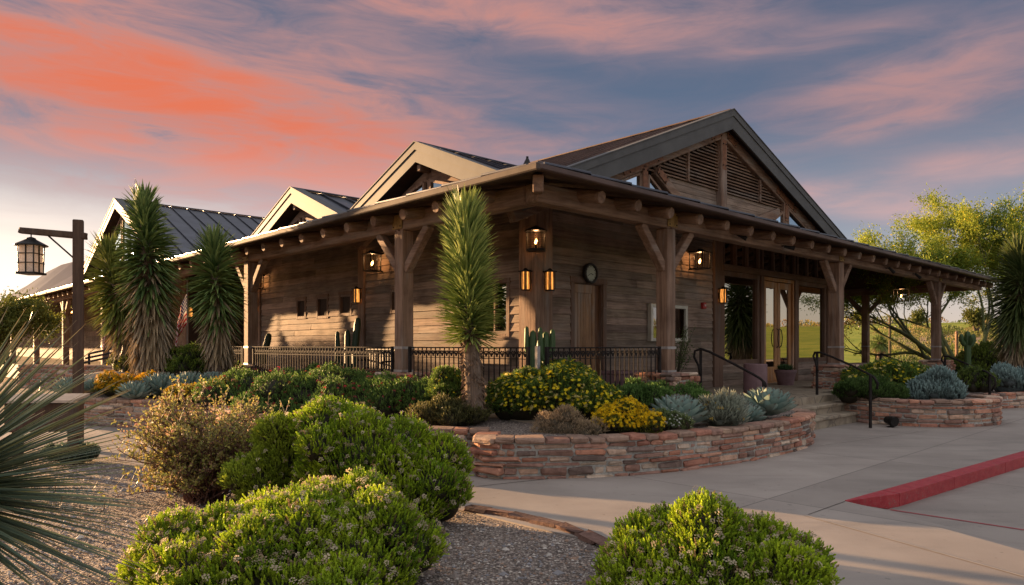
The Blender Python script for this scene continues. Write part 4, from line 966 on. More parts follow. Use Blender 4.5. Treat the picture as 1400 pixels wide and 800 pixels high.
# ------------------------------------------------------------------ lanterns and small fittings
def sconce(label, x, y, z, axis, h=.35, w=.115):
    """amber-glass wall lantern; z = bottom; axis = outward direction in the building frame"""
    t = thing('wall_lantern', label, 'lantern', bw(x, y, z), BROT, 'amber wall lanterns on the porch'); hw = w / 2
    mb = MB(); mb.box((-hw, -hw, 0), (hw, hw, .02), ch=.004); mb.box((-hw - .03, -hw - .03, h - .035), (hw + .03, hw + .03, h - .015), ch=.004); mb.lathe([(hw * 1.25, h - .015), (hw * .35, h + .03)], (0, 0, 0), 4)
    for a in (-1, 1):
        for b in (-1, 1): mb.box((a * hw - .009, b * hw - .009, .02), (a * hw + .009, b * hw + .009, h - .035))
    for a in (-1, 1): mb.box((a * .022 - .004, -hw, .02), (a * .022 + .004, -hw + .01, h - .035)); mb.box((-hw, a * .022 - .004, .02), (-hw + .01, a * .022 + .004, h - .035)); mb.box((a * .022 - .004, hw - .01, .02), (a * .022 + .004, hw, h - .035))
    if axis == 0: mb.box((-.04, hw, h * .3), (.04, hw + .06, h * .7))
    else: mb.box((hw, -.04, h * .3), (hw + .06, .04, h * .7))
    mb.build('frame', M['black'], t); mb = MB(); mb.box((-hw + .014, -hw + .014, .021), (hw - .014, hw - .014, h - .036)); mb.build('amber_glass', M['amber'], t); return t
def flame_shape(mb, s=1.):
    mb.lathe([(.004 * s, 0), (.02 * s, .02 * s), (.016 * s, .05 * s), (.003 * s, .09 * s)], (-.01 * s, 0, 0), 6); mb.lathe([(.003 * s, .03 * s), (.015 * s, .055 * s), (.002 * s, .11 * s)], (.018 * s, 0, 0), 6)
def gaslamp(label, pos, rot=BROT, w=.30, h=.32, hang=0., mesh=False, bracket=None):
    t = thing('gas_lantern', label, 'lantern', pos, rot, 'flame lanterns under the porch roof'); mb = MB(); hw = w / 2
    if mesh:
        mb.lathe([(hw * 1.22, h), (hw * 1.22, h + .02), (hw * .5, h + .07), (.02, h + .10)], seg=18); mb.lathe([(hw * 1.05, -.02), (hw * 1.05, .015)], seg=18)
        for k in range(36): a = k * math.pi / 18; mb.box((-.003, -.003, 0), (.003, .003, h), org=(hw * math.cos(a), hw * math.sin(a), h / 2))
        for k in range(1, 8): mb.tube([(hw * math.cos(a), hw * math.sin(a), h * k / 8) for a in np.linspace(0, 6.283, 19)], .0025, 4, cap=False)
    else:
        for a in (-1, 1):
            for b in (-1, 1): mb.box((a * hw - .01, b * hw - .01, 0), (a * hw + .01, b * hw + .01, h))
            mb.box((a * hw * .33 - .004, -hw, 0), (a * hw * .33 + .004, -hw + .008, h)); mb.box((-hw, a * hw * .33 - .004, 0), (-hw + .008, a * hw * .33 + .004, h))
        mb.box((-hw - .01, -hw - .01, -.02), (hw + .01, hw + .01, .0), ch=.004); mb.box((-hw - .035, -hw - .035, h), (hw + .035, hw + .035, h + .018), ch=.004); mb.lathe([(hw * 1.2, h + .018), (.05, h + .09)], seg=4)
    mb.tube([(0, 0, -.01), (0, 0, h * .28)], .012, 6)
    if hang: mb.tube([(0, 0, h + .05), (0, 0, h + hang)], .008, 5)
    if bracket is not None: mb.beam((0, 0, h + .05), (bracket[0], bracket[1], h + .05), .02, .03); mb.beam((0, 0, -.01), (bracket[0], bracket[1], -.01), .02, .03)
    mb.build('frame', M['black'], t); mb = MB(); V = np.array; flame_shape(mb, 1.0); mb.V = [v + np.array([0, 0, h * .3]) for v in mb.V]; mb.build('flame', M['flame'], t)
    ld = bpy.data.lights.new('flame_light', 'POINT'); ld.energy = 1.4; ld.color = (1., .5, .2); ld.shadow_soft_size = .04; lo = bpy.data.objects.new('flame_light', ld); COL.objects.link(lo); lo.parent = t; lo.location = (0, 0, h * .3 + .15)
    return t
sconce('amber lantern on the left face of the corner column below the mesh flame lamp', 1.915, 2.16, 2.34, 1)
sconce('amber lantern on the right face of the corner column beside the side door', 2.25, 1.915, 2.34, 0)
sconce('amber lantern on the trim board between the small square windows and the post', 1.93, 7.57, 2.36, 1)
sconce('amber lantern on the trim board left of the big entrance window', 7.92, 1.93, 2.36, 0)
sconce('amber lantern on the far end of the side wall beside the second side post', 1.93, 13.0, 2.38, 1)
sconce('amber lantern on the dark column right of the flag', 1.93, 18.75, 2.35, 1)
sconce('amber lantern further right of the flag, nearest to the right yucca of the trio', 1.96, 18.05, 2.35, 1)
gaslamp('round mesh flame lantern high on the corner column above the amber pair', bw(1.86, 1.86, 2.99), mesh=True, w=.31, h=.30, bracket=(.12, .12))
gaslamp('square flame lantern on the front wall right of the notice case pillar', bw(6.74, 1.80, 3.05), bracket=(0, .3))
gaslamp('dim square flame lantern on the shaded side wall left of the nearest side post', bw(1.8, 6.72, 3.02), w=.26, h=.34, bracket=(.3, 0))
gaslamp('flame lantern seen just right of the second side post', bw(1.8, 12.6, 2.98), w=.30, h=.34, bracket=(.3, 0))
gaslamp('flame lantern hanging under the far right porch roof by its end post', bw(17.5, 1.3, 2.80), w=.34, h=.36, hang=.85)
gaslamp('tiny glowing flame lantern in the dark left wing right of the lamp post', bw(1.8, 34., 2.9), w=.3, h=.34, bracket=(.3, 0))
# clock, alarm, notice case, floodlights
X, Z = PR(806, 374, 2.03); t = thing('wall_clock', 'round wall clock with dark rim above the side door', 'clock', bw(X, 2.03, Z), BROT)
mb = MB(); n = 28; prof = [(.135, .0), (.19, .0), (.19, -.045), (.175, -.06), (.150, -.06), (.140, -.035)]
V = [(r * math.cos(2 * math.pi * k / n), y, r * math.sin(2 * math.pi * k / n)) for r, y in prof for k in range(n)]
mb.add(V, [(i * n + k, i * n + (k + 1) % n, (i + 1) * n + (k + 1) % n, (i + 1) * n + k) for i in range(len(prof) - 1) for k in range(n)]); mb.build('rim', M['black'], t, smooth=False)
mb = MB(); mb.add([(0, -.030, 0)] + [(.148 * math.cos(2 * math.pi * k / n), -.030, .148 * math.sin(2 * math.pi * k / n)) for k in range(n)], [(0, (k + 1) % n + 1, k + 1) for k in range(n)]); mb.build('face', plain('clock_face', (.42, .44, .36), .5), t)
mb = MB()
for k in range(12): a = k * math.pi / 6; mb.box((-.005, -.002, -.012), (.005, .002, .012), rot=np.array([[math.cos(a), 0, math.sin(a)], [0, 1, 0], [-math.sin(a), 0, math.cos(a)]]), org=(.125 * math.sin(a), -.033, .125 * math.cos(a)))
mb.beam((0, -.035, 0), (.07, -.035, -.025), .006, .012); mb.beam((0, -.037, 0), (-.09, -.037, -.05), .005, .008); mb.build('hands_and_marks', M['black'], t)
X, Z = PR(961, 418, 2.06); t = thing('fire_alarm', 'small red fire alarm box on the front wall right of the notice case', 'alarm', bw(X, 2.055, Z), BROT)
mb = MB(); mb.box((-.065, -.05, -.07), (.065, .02, .07), ch=.012); mb.build('housing', plain('alarm_red', (.35, .02, .02), .4), t); mb = MB(); mb.box((-.03, -.062, -.02), (.03, -.051, .03), ch=.004); mb.build('strobe', plain('alarm_lens', (.45, .3, .3), .2), t)
X0, Z1 = PR(889, 415, 2.0); X1, Z0 = PR(939, 467, 2.0); t = thing('notice_case', 'pale metal framed glass notice case on the front wall behind the pillar', 'notice board', bw((X0 + X1) / 2, 2.0, (Z0 + Z1) / 2), BROT); hx, hz = (X1 - X0) / 2, (Z1 - Z0) / 2
mb = MB(); mb.box((-hx, -.03, -hz), (-hx + .07, .07, hz), ch=.006); mb.box((hx - .07, -.03, -hz), (hx, .07, hz), ch=.006); mb.box((-hx + .071, -.03, hz - .07), (hx - .071, .07, hz), ch=.006); mb.box((-hx + .071, -.03, -hz), (hx - .071, .07, -hz + .07), ch=.006); mb.build('frame', plain('case_frame', (.48, .46, .40), .4, .3), t)
mb = MB(); mb.box((-hx + .06, .045, -hz + .06), (hx - .06, .055, hz - .06)); mb.build('back_panel', plain('case_back', (.50, .55, .54), .8), t)
mb = MB(); mb.box((-hx + .2, .035, -.12), (-hx + .48, .043, .28)); mb.box((hx - .42, .035, .0), (hx - .2, .043, .28)); mb.box((hx - .55, .035, -.4), (hx - .25, .043, -.1)); mb.build('paper', plain('paper', (.62, .62, .58), .8), t)
mb = MB(); mb.box((-hx + .06, .0, -hz + .06), (hx - .06, .006, hz - .06)); mb.build('glass', M['case_glass'], t)
for k, (px, py, tilt, lab) in enumerate(((1010, 322, .5, 'leftmost black floodlight on the front porch beam under the louvred gable'), (1075, 338, .2, 'black floodlight on the front beam above the glazed entrance doors'), (1216, 368, 1., 'black floodlight on the front beam just right of the entrance post'), (1252, 376, .8, 'rightmost black floodlight on the front beam near the far pillar'))):
    X, Z = PR(px, py, -.2); t = thing('floodlight', lab, 'floodlight', bw(X, -.12, Z), BROT, 'floodlights on the front beam')
    d = Vector((.35 + .2 * k % .5, -.75, -tilt)).normalized(); mb = MB(); mb.tube([Vector((0, -.10, 0)) - d * .06, Vector((0, -.10, 0)) + d * .05, Vector((0, -.10, 0)) + d * .13], [.026, .034, .040], 10); mb.build('lamp_head', M['black'], t)
    mb = MB(); mb.tube([(0, .005, .03), (0, -.06, .03), (0, -.10, 0)], .012, 6); mb.build('bracket', M['black'], t)
p = gr(1213, 583); t = thing('ground_spotlight', 'black round spotlight on the pavement against the right planter wall', 'spotlight', (p.x, p.y - .12, 0), .3)
mb = MB(); mb.lathe([(.06, 0), (.06, .015), (.015, .02), (.015, .08)], seg=12); mb.build('base', M['black'], t); mb = MB(); mb.tube([(0, .10, .12), (0, -.02, .11), (0, -.09, .10)], [.06, .085, .088], 14); mb.build('lamp_head', M['black'], t)

# ------------------------------------------------------------------ lamp post on the left
p0 = at(107, 600, 9.6); gx, gy = p0.x, p0.y; LP = thing('lamp_post', 'rough timber lamp post with a lantern hanging from its arm, left foreground', 'lamp post', (gx, gy, 0)); dd = gy
zz = lambda py: H + (HY - py) / F * dd
mb = MB(); s_ = .065; top = zz(301)
mb.box((-s_, -s_, -.1), (s_, s_, top), ch=.012, rot=np.array([[math.cos(.5), -math.sin(.5), 0], [math.sin(.5), math.cos(.5), 0], [0, 0, 1]])); mb.build('post', M['lamp_post'], LP)
xa = -(107 - 31) / F * dd; mb = MB(); mb.beam((.11, 0, zz(323)), (xa, -.05, zz(316)), .085, .085, ch=.01, jit=.004); mb.build('arm', M['lamp_post'], LP)
mb = MB(); mb.tube([(-.05, 0, zz(354)), ((67 - 107) / F * dd, -.03, zz(322))], .012, 6); mb.blob(((66 - 107) / F * dd, -.03, zz(320)), .028); mb.build('brace', M['black'], LP)
lx = -(107 - 46) / F * dd; zt, zb_ = zz(327), zz(373); ln = MB(); w2 = .108
def tp(w, z): return [(-w, z), (w, z)]
for a in (-1, 1):
    for b in (-1, 1): ln.beam((a * w2 * .92, b * w2 * .92, zb_), (a * w2, b * w2, zz(335)), .013, .013, up=(0, 1, 0), ch=.002)
    for zq in (.33, .66): 
        z_ = zb_ + (zz(335) - zb_) * zq; ln.box((-w2, a * w2 - .006, z_ - .006), (w2, a * w2 + .006, z_ + .006)); ln.box((a * w2 - .006, -w2, z_ - .006), (a * w2 + .006, w2, z_ + .006))
    ln.box((-.007, a * w2 - .007, zb_), (.007, a * w2 + .007, zz(335))); ln.box((a * w2 - .007, -.007, zb_), (a * w2 + .007, .007, zz(335)))
ln.box((-w2 - .02, -w2 - .02, zb_ - .03), (w2 + .02, w2 + .02, zb_), ch=.004); ln.lathe([(w2 * 1.85, zz(337)), (w2 * 1.85, zz(336)), (w2 * .55, zz(328)), (w2 * .5, zz(326.5)), (.02, zz(325))], seg=20)
ln.tube([(0, 0, zz(327)), (0, 0, zz(319))], .008, 6)
for lst in ln.V: lst += np.array([lx, -.05, 0])
lf = ln.build('lantern', M['black'], LP)
mb = MB(); mb.box((lx - w2 * .9, -.05 - w2 * .9, zb_), (lx + w2 * .9, -.05 + w2 * .9, zz(336))); mb.build('mica_pane', M['mica'], lf)
# dark sign stand beside the post
q = at(62, 600, 8.4); t = thing('timber_stand', 'dark timber stand with a pale slanted top behind the spiky sotol leaves', 'stand', (q.x, q.y, 0), .1)
mb = MB(); 
for a in (-1, 1): mb.box((a * .31 - .045, -.05, 0), (a * .31 + .045, .05, .72), ch=.008); mb.build('leg', M['lamp_post'], t); mb = MB()
mb.box((-.40, -.12, .40), (.38, .12, .74), ch=.01); mb.build('box', M['lamp_post'], t); mb = MB(); mb.prism([(-.42, -.18, .745), (.40, -.18, .745), (.40, .22, .80), (-.42, .22, .80)], (0, 0, .03)); mb.build('top_board', plain('pale_board', (.42, .34, .27), .6), t)

# ------------------------------------------------------------------ flags
def flagmat():
    m, t = new_mat('flag_cloth'); uv = t.n('ShaderNodeSeparateColor'); t.put(uv.inputs[0], attr(t)); u, v = uv.outputs[0], uv.outputs[1]
    st = t.m('GREATER_THAN', t.m('MODULO', t.m('MULTIPLY', v, 13.), 2.), 1.); st = t.m('SUBTRACT', 1., st)
    col = t.mix(st, (.62, .58, .55), (.42, .02, .04))
    cn_ = t.m('MULTIPLY', t.m('LESS_THAN', u, .4), t.m('GREATER_THAN', v, 6 / 13.))
    fu = t.m('MULTIPLY', u, 11 / .4 / 1.0); fv = t.m('MULTIPLY', t.m('SUBTRACT', v, 6 / 13.), 9 * 13 / 7.)
    iu, iv = t.m('FLOOR', fu), t.m('FLOOR', fv); par = t.m('MODULO', t.m('ADD', iu, iv), 2.)
    du = t.m('SUBTRACT', t.m('FRACT', fu), .5); dv = t.m('SUBTRACT', t.m('FRACT', fv), .5); r = t.m('SQRT', t.m('ADD', t.m('MULTIPLY', du, du), t.m('MULTIPLY', dv, dv)))
    star = t.m('MULTIPLY', t.m('LESS_THAN', r, .40), t.m('LESS_THAN', par, .5)); col = t.mix(cn_, col, t.mix(star, (.02, .03, .12), (.62, .6, .58)))
    finish(t, col, .8, trans=.25); return m
M['flag'] = flagmat()
def flag(label, top, ph=0., h=1.5):
    t = thing('national_flag', label, 'flag', top, BROT, 'flags on the left porch'); mb = MB(); mb.tube([(0, 0, .35), (0, 0, -2.6)], .014, 8); mb.blob((0, 0, .37), .03); mb.build('pole', M['steel'], t)
    mb = MB(); nu, nv = 40, 26; V = []; C = []
    for i in range(nu):
        for j in range(nv):
            u, v = i / (nu - 1), j / (nv - 1)       # draped: fly end hangs down along the pole
            a = u * 1.15; x = -.02 - .34 * math.sin(a) * (1 - .25 * u) - .10 * (1 - v) * u; z = -(1 - v) * .86 * (1 - .1 * u) - .95 * u ** 1.25; y = .07 * math.sin(u * 15 + ph + v * 2) * (.2 + u); V.append((x, y - .02, z)); C.append((u, v * .9999, 0))
    mb.add(V, [(i * nv + j, i * nv + j + 1, (i + 1) * nv + j + 1, (i + 1) * nv + j) for i in range(nu - 1) for j in range(nv - 1)], np.array(C)); mb.build('cloth', M['flag'], t, smooth=True)
flag('draped stars and stripes flag between the middle and right yuccas', at(256, 402, 19.6))
flag('second striped flag mostly hidden behind the leftmost yucca', at(155, 418, 23.), 1.5)

# ------------------------------------------------------------------ plants
def basis(d, roll):
    """rotation matrices (n,3,3) whose Z axis follows the directions d"""
    d = d / np.linalg.norm(d, axis=1, keepdims=True); a = np.where(np.abs(d[:, 2:3]) < .95, np.array([[0, 0, 1.]]), np.array([[1., 0, 0]]))
    x = np.cross(a, d); x /= np.linalg.norm(x, axis=1, keepdims=True); y = np.cross(d, x); c, s_ = np.cos(roll)[:, None], np.sin(roll)[:, None]
    return np.stack([x * c + y * s_, -x * s_ + y * c, d], -1)
def scatter(mb, TV, TF, pos, dirs, scale, cols, rg, tcol=None):
    n = len(pos); Rm = basis(dirs, rg.uniform(0, 6.28, n)); sc_ = scale[:, None, None] if scale.ndim == 1 else scale[:, None, :]
    V = np.einsum('nij,nkj->nki', Rm, TV[None] * sc_) + pos[:, None, :]; k = len(TV)
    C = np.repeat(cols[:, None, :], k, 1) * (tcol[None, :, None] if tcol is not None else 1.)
    mb.add(V.reshape(-1, 3), (TF[None] + k * np.arange(n)[:, None, None]).reshape(-1, TF.shape[1]), C.reshape(-1, 3))
def leaf_tpl(w, l, fold=.25):
    return np.array([(0, 0, 0), (w / 2, fold * w, l * .5), (0, 0, l), (-w / 2, fold * w, l * .5)]), np.array([(0, 1, 2, 3)])
def shoot_tpl(n, L, lw_, ll, rg, spread=.8, start=.15):
    V = []; Fs = []; tc = []
    for i in range(n):
        f = start + (1 - start) * i / (n - 1); a = i * 2.4; up = .9 + f * 1.2; d = np.array([math.cos(a) * spread * (1.15 - f * .8), math.sin(a) * spread * (1.15 - f * .8), up]); d /= np.linalg.norm(d)
        sd = np.cross(d, (0, 0, 1.)); sd = sd / (np.linalg.norm(sd) + 1e-9); b = np.array([0, 0, f * L]); l = ll * (1.1 - .4 * f) * rg.uniform(.8, 1.15); w = lw_
        k = len(V); V += [b, b + d * l * .5 + sd * w / 2, b + d * l, b + d * l * .5 - sd * w / 2]; Fs.append((k, k + 1, k + 2, k + 3)); tc += [.45 + 1.0 * f] * 4  # leaf colour carries light: shaded shoot base, sunlit tip
    return np.array(V), np.array(Fs), np.array(tc)
def dome_points(n, lobes, rg, inner=.18):
    """points over the skin of a union of ellipsoid lobes: (cx,cy,cz,rx,ry,rz)"""
    P = []; D = []; L = np.array(lobes, float); area = L[:, 3] * L[:, 5] + L[:, 4] * L[:, 3]; cnt = rg.multinomial(int(n * 1.9), area / area.sum())
    for (cx, cy, cz, rx, ry, rz_), m_ in zip(lobes, cnt):
        u = rg.normal(size=(m_, 3)); u /= np.linalg.norm(u, axis=1, keepdims=True); u[:, 2] = np.abs(u[:, 2]) * np.where(rg.random(m_) < .22, -.35, 1); r = 1 - inner * rg.random(m_) ** 2
        bump_ = 1 + .08 * np.sin(u[:, 0] * 7 + cx * 9) * np.cos(u[:, 1] * 6 + cy * 5) + .05 * np.sin(u[:, 2] * 9 + u[:, 0] * 5) + .055 * np.sin(u[:, 0] * 17 + 3 * cy) * np.sin(u[:, 1] * 15) * np.cos(u[:, 2] * 13 + cx)
        p = np.array([cx, cy, cz]) + u * np.array([rx, ry, rz_]) * (r * bump_)[:, None]; nrm = u / np.array([rx, ry, rz_]); nrm /= np.linalg.norm(nrm, axis=1, keepdims=True)
        ok = np.ones(m_, bool)
        for (ax, ay, az_, bx, by, bz) in lobes:
            if (ax, ay, az_) == (cx, cy, cz): continue
            ok &= (((p - np.array([ax, ay, az_])) / np.array([bx, by, bz])) ** 2).sum(1) > .72
        P.append(p[ok]); D.append(nrm[ok])
    P = np.vstack(P); D = np.vstack(D); k = rg.permutation(len(P))[:n]; return P[k], D[k]
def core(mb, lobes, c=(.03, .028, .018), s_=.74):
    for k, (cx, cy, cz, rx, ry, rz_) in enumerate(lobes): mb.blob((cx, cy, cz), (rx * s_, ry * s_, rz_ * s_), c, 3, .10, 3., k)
def twigs(mb, lobes, n, rg, c=(.16, .11, .08)):
    for _ in range(n):
        l = lobes[rg.integers(len(lobes))]; u = rg.normal(size=3); u[2] = abs(u[2]) * .8 + .1; u /= np.linalg.norm(u); e = np.array(l[:3]) + u * np.array(l[3:]) * .98; b = np.array([l[0] * .6, l[1] * .6, .0]); mid = (b + e) / 2 + rg.normal(size=3) * .04; mid[2] += .03
        mb.tube([b, mid, e], [.009, .006, .003], 4, c, cap=False)
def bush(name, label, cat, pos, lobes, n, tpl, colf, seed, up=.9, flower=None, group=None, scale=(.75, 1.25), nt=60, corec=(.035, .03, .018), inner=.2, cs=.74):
    if len(lobes) < 7 and n > 800: sz_ = min(max(l[3], l[4]) for l in lobes); lobes = lumpy(lobes, 12, sz_ * .42, seed + 500, .88)
    rg = np.random.default_rng(seed); t = thing(name, label, cat, pos, 0, group); P, D = dome_points(n, lobes, rg, inner)
    ok = P[:, 2] > -.02; P, D = P[ok], D[ok]; dirs = D * (1 - up) + np.array([0, 0, up]) + rg.normal(0, .22, D.shape); sc_ = rg.uniform(*scale, len(P))
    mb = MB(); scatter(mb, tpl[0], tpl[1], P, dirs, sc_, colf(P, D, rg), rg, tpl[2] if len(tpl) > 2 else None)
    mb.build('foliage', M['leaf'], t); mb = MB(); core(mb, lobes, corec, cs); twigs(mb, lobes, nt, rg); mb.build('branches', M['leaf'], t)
    if flower:
        fn, ftpl, fcol, fs, fname = flower; P2, D2 = dome_points(fn, lobes, rg, .03); ok = (P2[:, 2] > .05); P2, D2 = P2[ok], D2[ok]
        mb = MB(); scatter(mb, ftpl[0], ftpl[1], P2 + D2 * rg.uniform(.01, .05, (len(P2), 1)) + np.array([0, 0, .03]), D2 * .6 + np.array([0, 0, .5]) + rg.normal(0, .35, D2.shape), rg.uniform(*fs, len(P2)), fcol(len(P2), rg), rg); mb.build(fname, M['petal'], t, kind='stuff')
    return t
def lumpy(lobes, n, r, seed, shrink=.84):
    rg = np.random.default_rng(seed); out = [(a, b, c, d * shrink, e * shrink, f * shrink) for a, b, c, d, e, f in lobes]
    for _ in range(n):
        l = lobes[rg.integers(len(lobes))]; u = rg.normal(size=3); u[2] = abs(u[2]) * 1.1 - .12; u /= np.linalg.norm(u); q = np.array(l[:3]) + u * np.array(l[3:]) * .80; rr = r * rg.uniform(.75, 1.35)
        if q[2] < .04: continue
        out.append((q[0], q[1], q[2], rr, rr * rg.uniform(.85, 1.15), rr * rg.uniform(.8, 1.1)))
    return out
rg0 = np.random.default_rng(5)
SH = shoot_tpl(12, .060, .0095, .021, rg0, .85); SH2 = shoot_tpl(9, .06, .012, .035, rg0, 1.1, 0.)
def head_tpl(n=9, r=.5, rg=rg0):
    V = []; Fs = []
    for i in range(n):
        a = i * 2.4; z = .2 + .8 * i / n; d = np.array([math.cos(a) * (1 - z * .6), math.sin(a) * (1 - z * .6), z]) * r; k = len(V); s_ = .30 * r
        e1 = np.array([s_, 0, .1 * r]); e2 = np.array([0, s_, -.1 * r]); V += [d - e1, d - e2, d + e1, d + e2]; Fs.append((k, k + 1, k + 2, k + 3))
    return np.array(V), np.array(Fs)
HEAD = head_tpl()
def daisy_tpl(n=7):
    V = [(0, 0, .05)]; Fs = []
    for i in range(n):
        a = 2 * math.pi * i / n; b = a + math.pi / n * .8; c = a - math.pi / n * .8; k = len(V); V += [(math.cos(c) * .55, math.sin(c) * .55, .12), (math.cos(a), math.sin(a), .1), (math.cos(b) * .55, math.sin(b) * .55, .12)]; Fs.append((0, k, k + 1, k + 2))
    return np.array(V), np.array(Fs)
DAISY = daisy_tpl()
def cf(c1, c2, alt=None, pa=.0, top=None):
    c1, c2 = np.array(c1), np.array(c2)
    def f(P, D, rg):
        n = len(P); cl = .5 + .5 * np.sin(P[:, 0] * 9 + np.sin(P[:, 1] * 7) * 2) * np.cos(P[:, 1] * 8 + P[:, 2] * 6); f_ = np.clip(cl * .6 + rg.random(n) * .5, 0, 1)[:, None]; c = c1 * (1 - f_) + c2 * f_; c = c * rg.uniform(.8, 1.2, (n, 1))
        if alt is not None: k = rg.random(n) < pa; c[k] = np.array(alt) * rg.uniform(.7, 1.2, (k.sum(), 1))
        return c
    return f
fc = lambda *pal: (lambda n, rg: np.array(pal)[rg.integers(0, len(pal), n)] * rg.uniform(.75, 1.15, (n, 1)))
GRN = cf((.09, .19, .016), (.40, .49, .03), (.22, .16, .08), .05)
tan_heads = lambda n, s=(.014, .024): (n, HEAD, fc((.50, .42, .29), (.60, .50, .34), (.38, .28, .17)), (s[0] * 1.7, s[1] * 1.9), 'seed_heads')
# foreground green shrubs
bush('green_shrub', 'large rounded bright green shrub with tan seed heads, front left, nearest the camera', 'shrub', (-1.30, 4.25, 0), lumpy([(0, 0, .12, .54, .52, .43), (-.40, -.1, .08, .42, .45, .36), (.38, -.15, .06, .44, .45, .38), (.1, .3, .14, .52, .42, .41), (-.05, -.55, .03, .62, .36, .30)], 26, .17, 1), 17000, SH, GRN, 21, .55, tan_heads(1900), 'green shrubs in the gravel yard', nt=120)
bush('green_shrub', 'tall domed green shrub with sunlit top, behind the nearest left shrub', 'shrub', (-1.20, 5.75, 0), lumpy([(-.05, 0, .36, .54, .5, .56), (.36, .05, .26, .40, .45, .42), (.34, -.15, .10, .40, .45, .34), (-.25, .2, .38, .40, .38, .50)], 26, .17, 2), 15000, SH, GRN, 22, .55, tan_heads(1200), 'green shrubs in the gravel yard', nt=120)
bush('green_shrub', 'smaller yellow-green shrub tucked against the left side of the tall domed shrub', 'shrub', (-1.94, 5.95, 0), lumpy([(0, 0, .32, .26, .28, .46), (-.12, -.1, .2, .22, .25, .34)], 12, .12, 3), 5500, SH, cf((.14, .20, .02), (.30, .36, .04)), 23, .55, tan_heads(120), 'green shrubs in the gravel yard')
bush('green_shrub', 'low spreading green shrub with tan seed heads at the bottom centre right', 'shrub', (1.06, 3.85, 0), lumpy([(0, 0, .04, .50, .46, .42), (-.34, .05, .0, .29, .36, .38), (.34, 0, -.02, .31, .4, .38), (.18, .1, .04, .34, .38, .43)], 24, .14, 4), 14000, SH, GRN, 24, .55, tan_heads(1000), 'green shrubs in the gravel yard', nt=100)
# wiry desert shrub
def twigshrub(label, pos, hgt, rad, n, seed):
    rg = np.random.default_rng(seed); t = thing('wiry_shrub', label, 'shrub', pos); mb = MB(); P = []; D = []
    for k in range(n):
        a = rg.uniform(0, 6.283); sp = rg.uniform(.2, 1.) ** .8; e = np.array([math.cos(a) * rad * sp, math.sin(a) * rad * sp * .8, hgt * (rg.uniform(.55, 1.05) if k % 3 else rg.uniform(.12, .5)) * (1.1 - .45 * sp)]); b = np.array([rg.normal() * .06, rg.normal() * .06, 0])
        m1 = b + (e - b) * .35 + np.array([0, 0, .08]) + rg.normal(size=3) * .03; m2 = b + (e - b) * .7 + np.array([0, 0, .07]) + rg.normal(size=3) * .05; pts = [b, m1, m2, e]; mb.tube(pts, [.008, .006, .004, .0025], 4, (.15, .085, .07), cap=False)
        for q in range(16):
            f = rg.uniform(.3, 1.); i = min(int(f * 3), 2); p = pts[i] * (1 - (f * 3 - i)) + pts[i + 1] * (f * 3 - i); d = rg.normal(size=3); d[2] = abs(d[2]) + .5; d /= np.linalg.norm(d); l = rg.uniform(.05, .15); mb.tube([p, p + d * l], [.003, .0015], 3, (.20, .11, .09), cap=False)
            for _ in range(6): P.append(p + d * l * rg.uniform(.2, 1.05)); D.append(rg.normal(size=3) + d)
    mb.build('branches', M['leaf'], t); P = np.array(P); D = np.array(D); mb = MB(); L = leaf_tpl(.017, .026); c = np.array([(.34, .34, .09), (.46, .42, .12), (.26, .28, .08), (.44, .28, .17), (.40, .35, .13)])[rg.integers(0, 5, len(P))] * rg.uniform(.8, 1.2, (len(P), 1)); scatter(mb, L[0], L[1], P, D, rg.uniform(.7, 1.4, len(P)), c, rg); mb.build('foliage', M['leaf'], t)
    k = rg.random(len(P)) < .02; mb = MB(); scatter(mb, DAISY[0], DAISY[1], P[k], D[k], rg.uniform(.012, .02, k.sum()), fc((.55, .30, .26), (.5, .38, .3))(k.sum(), rg), rg); mb.build('blossoms', M['petal'], t, kind='stuff')
twigshrub('airy wiry desert shrub with small pinkish blooms, left of the tall green shrub', (-2.78, 6.45, 0), 1.08, .80, 240, 31)
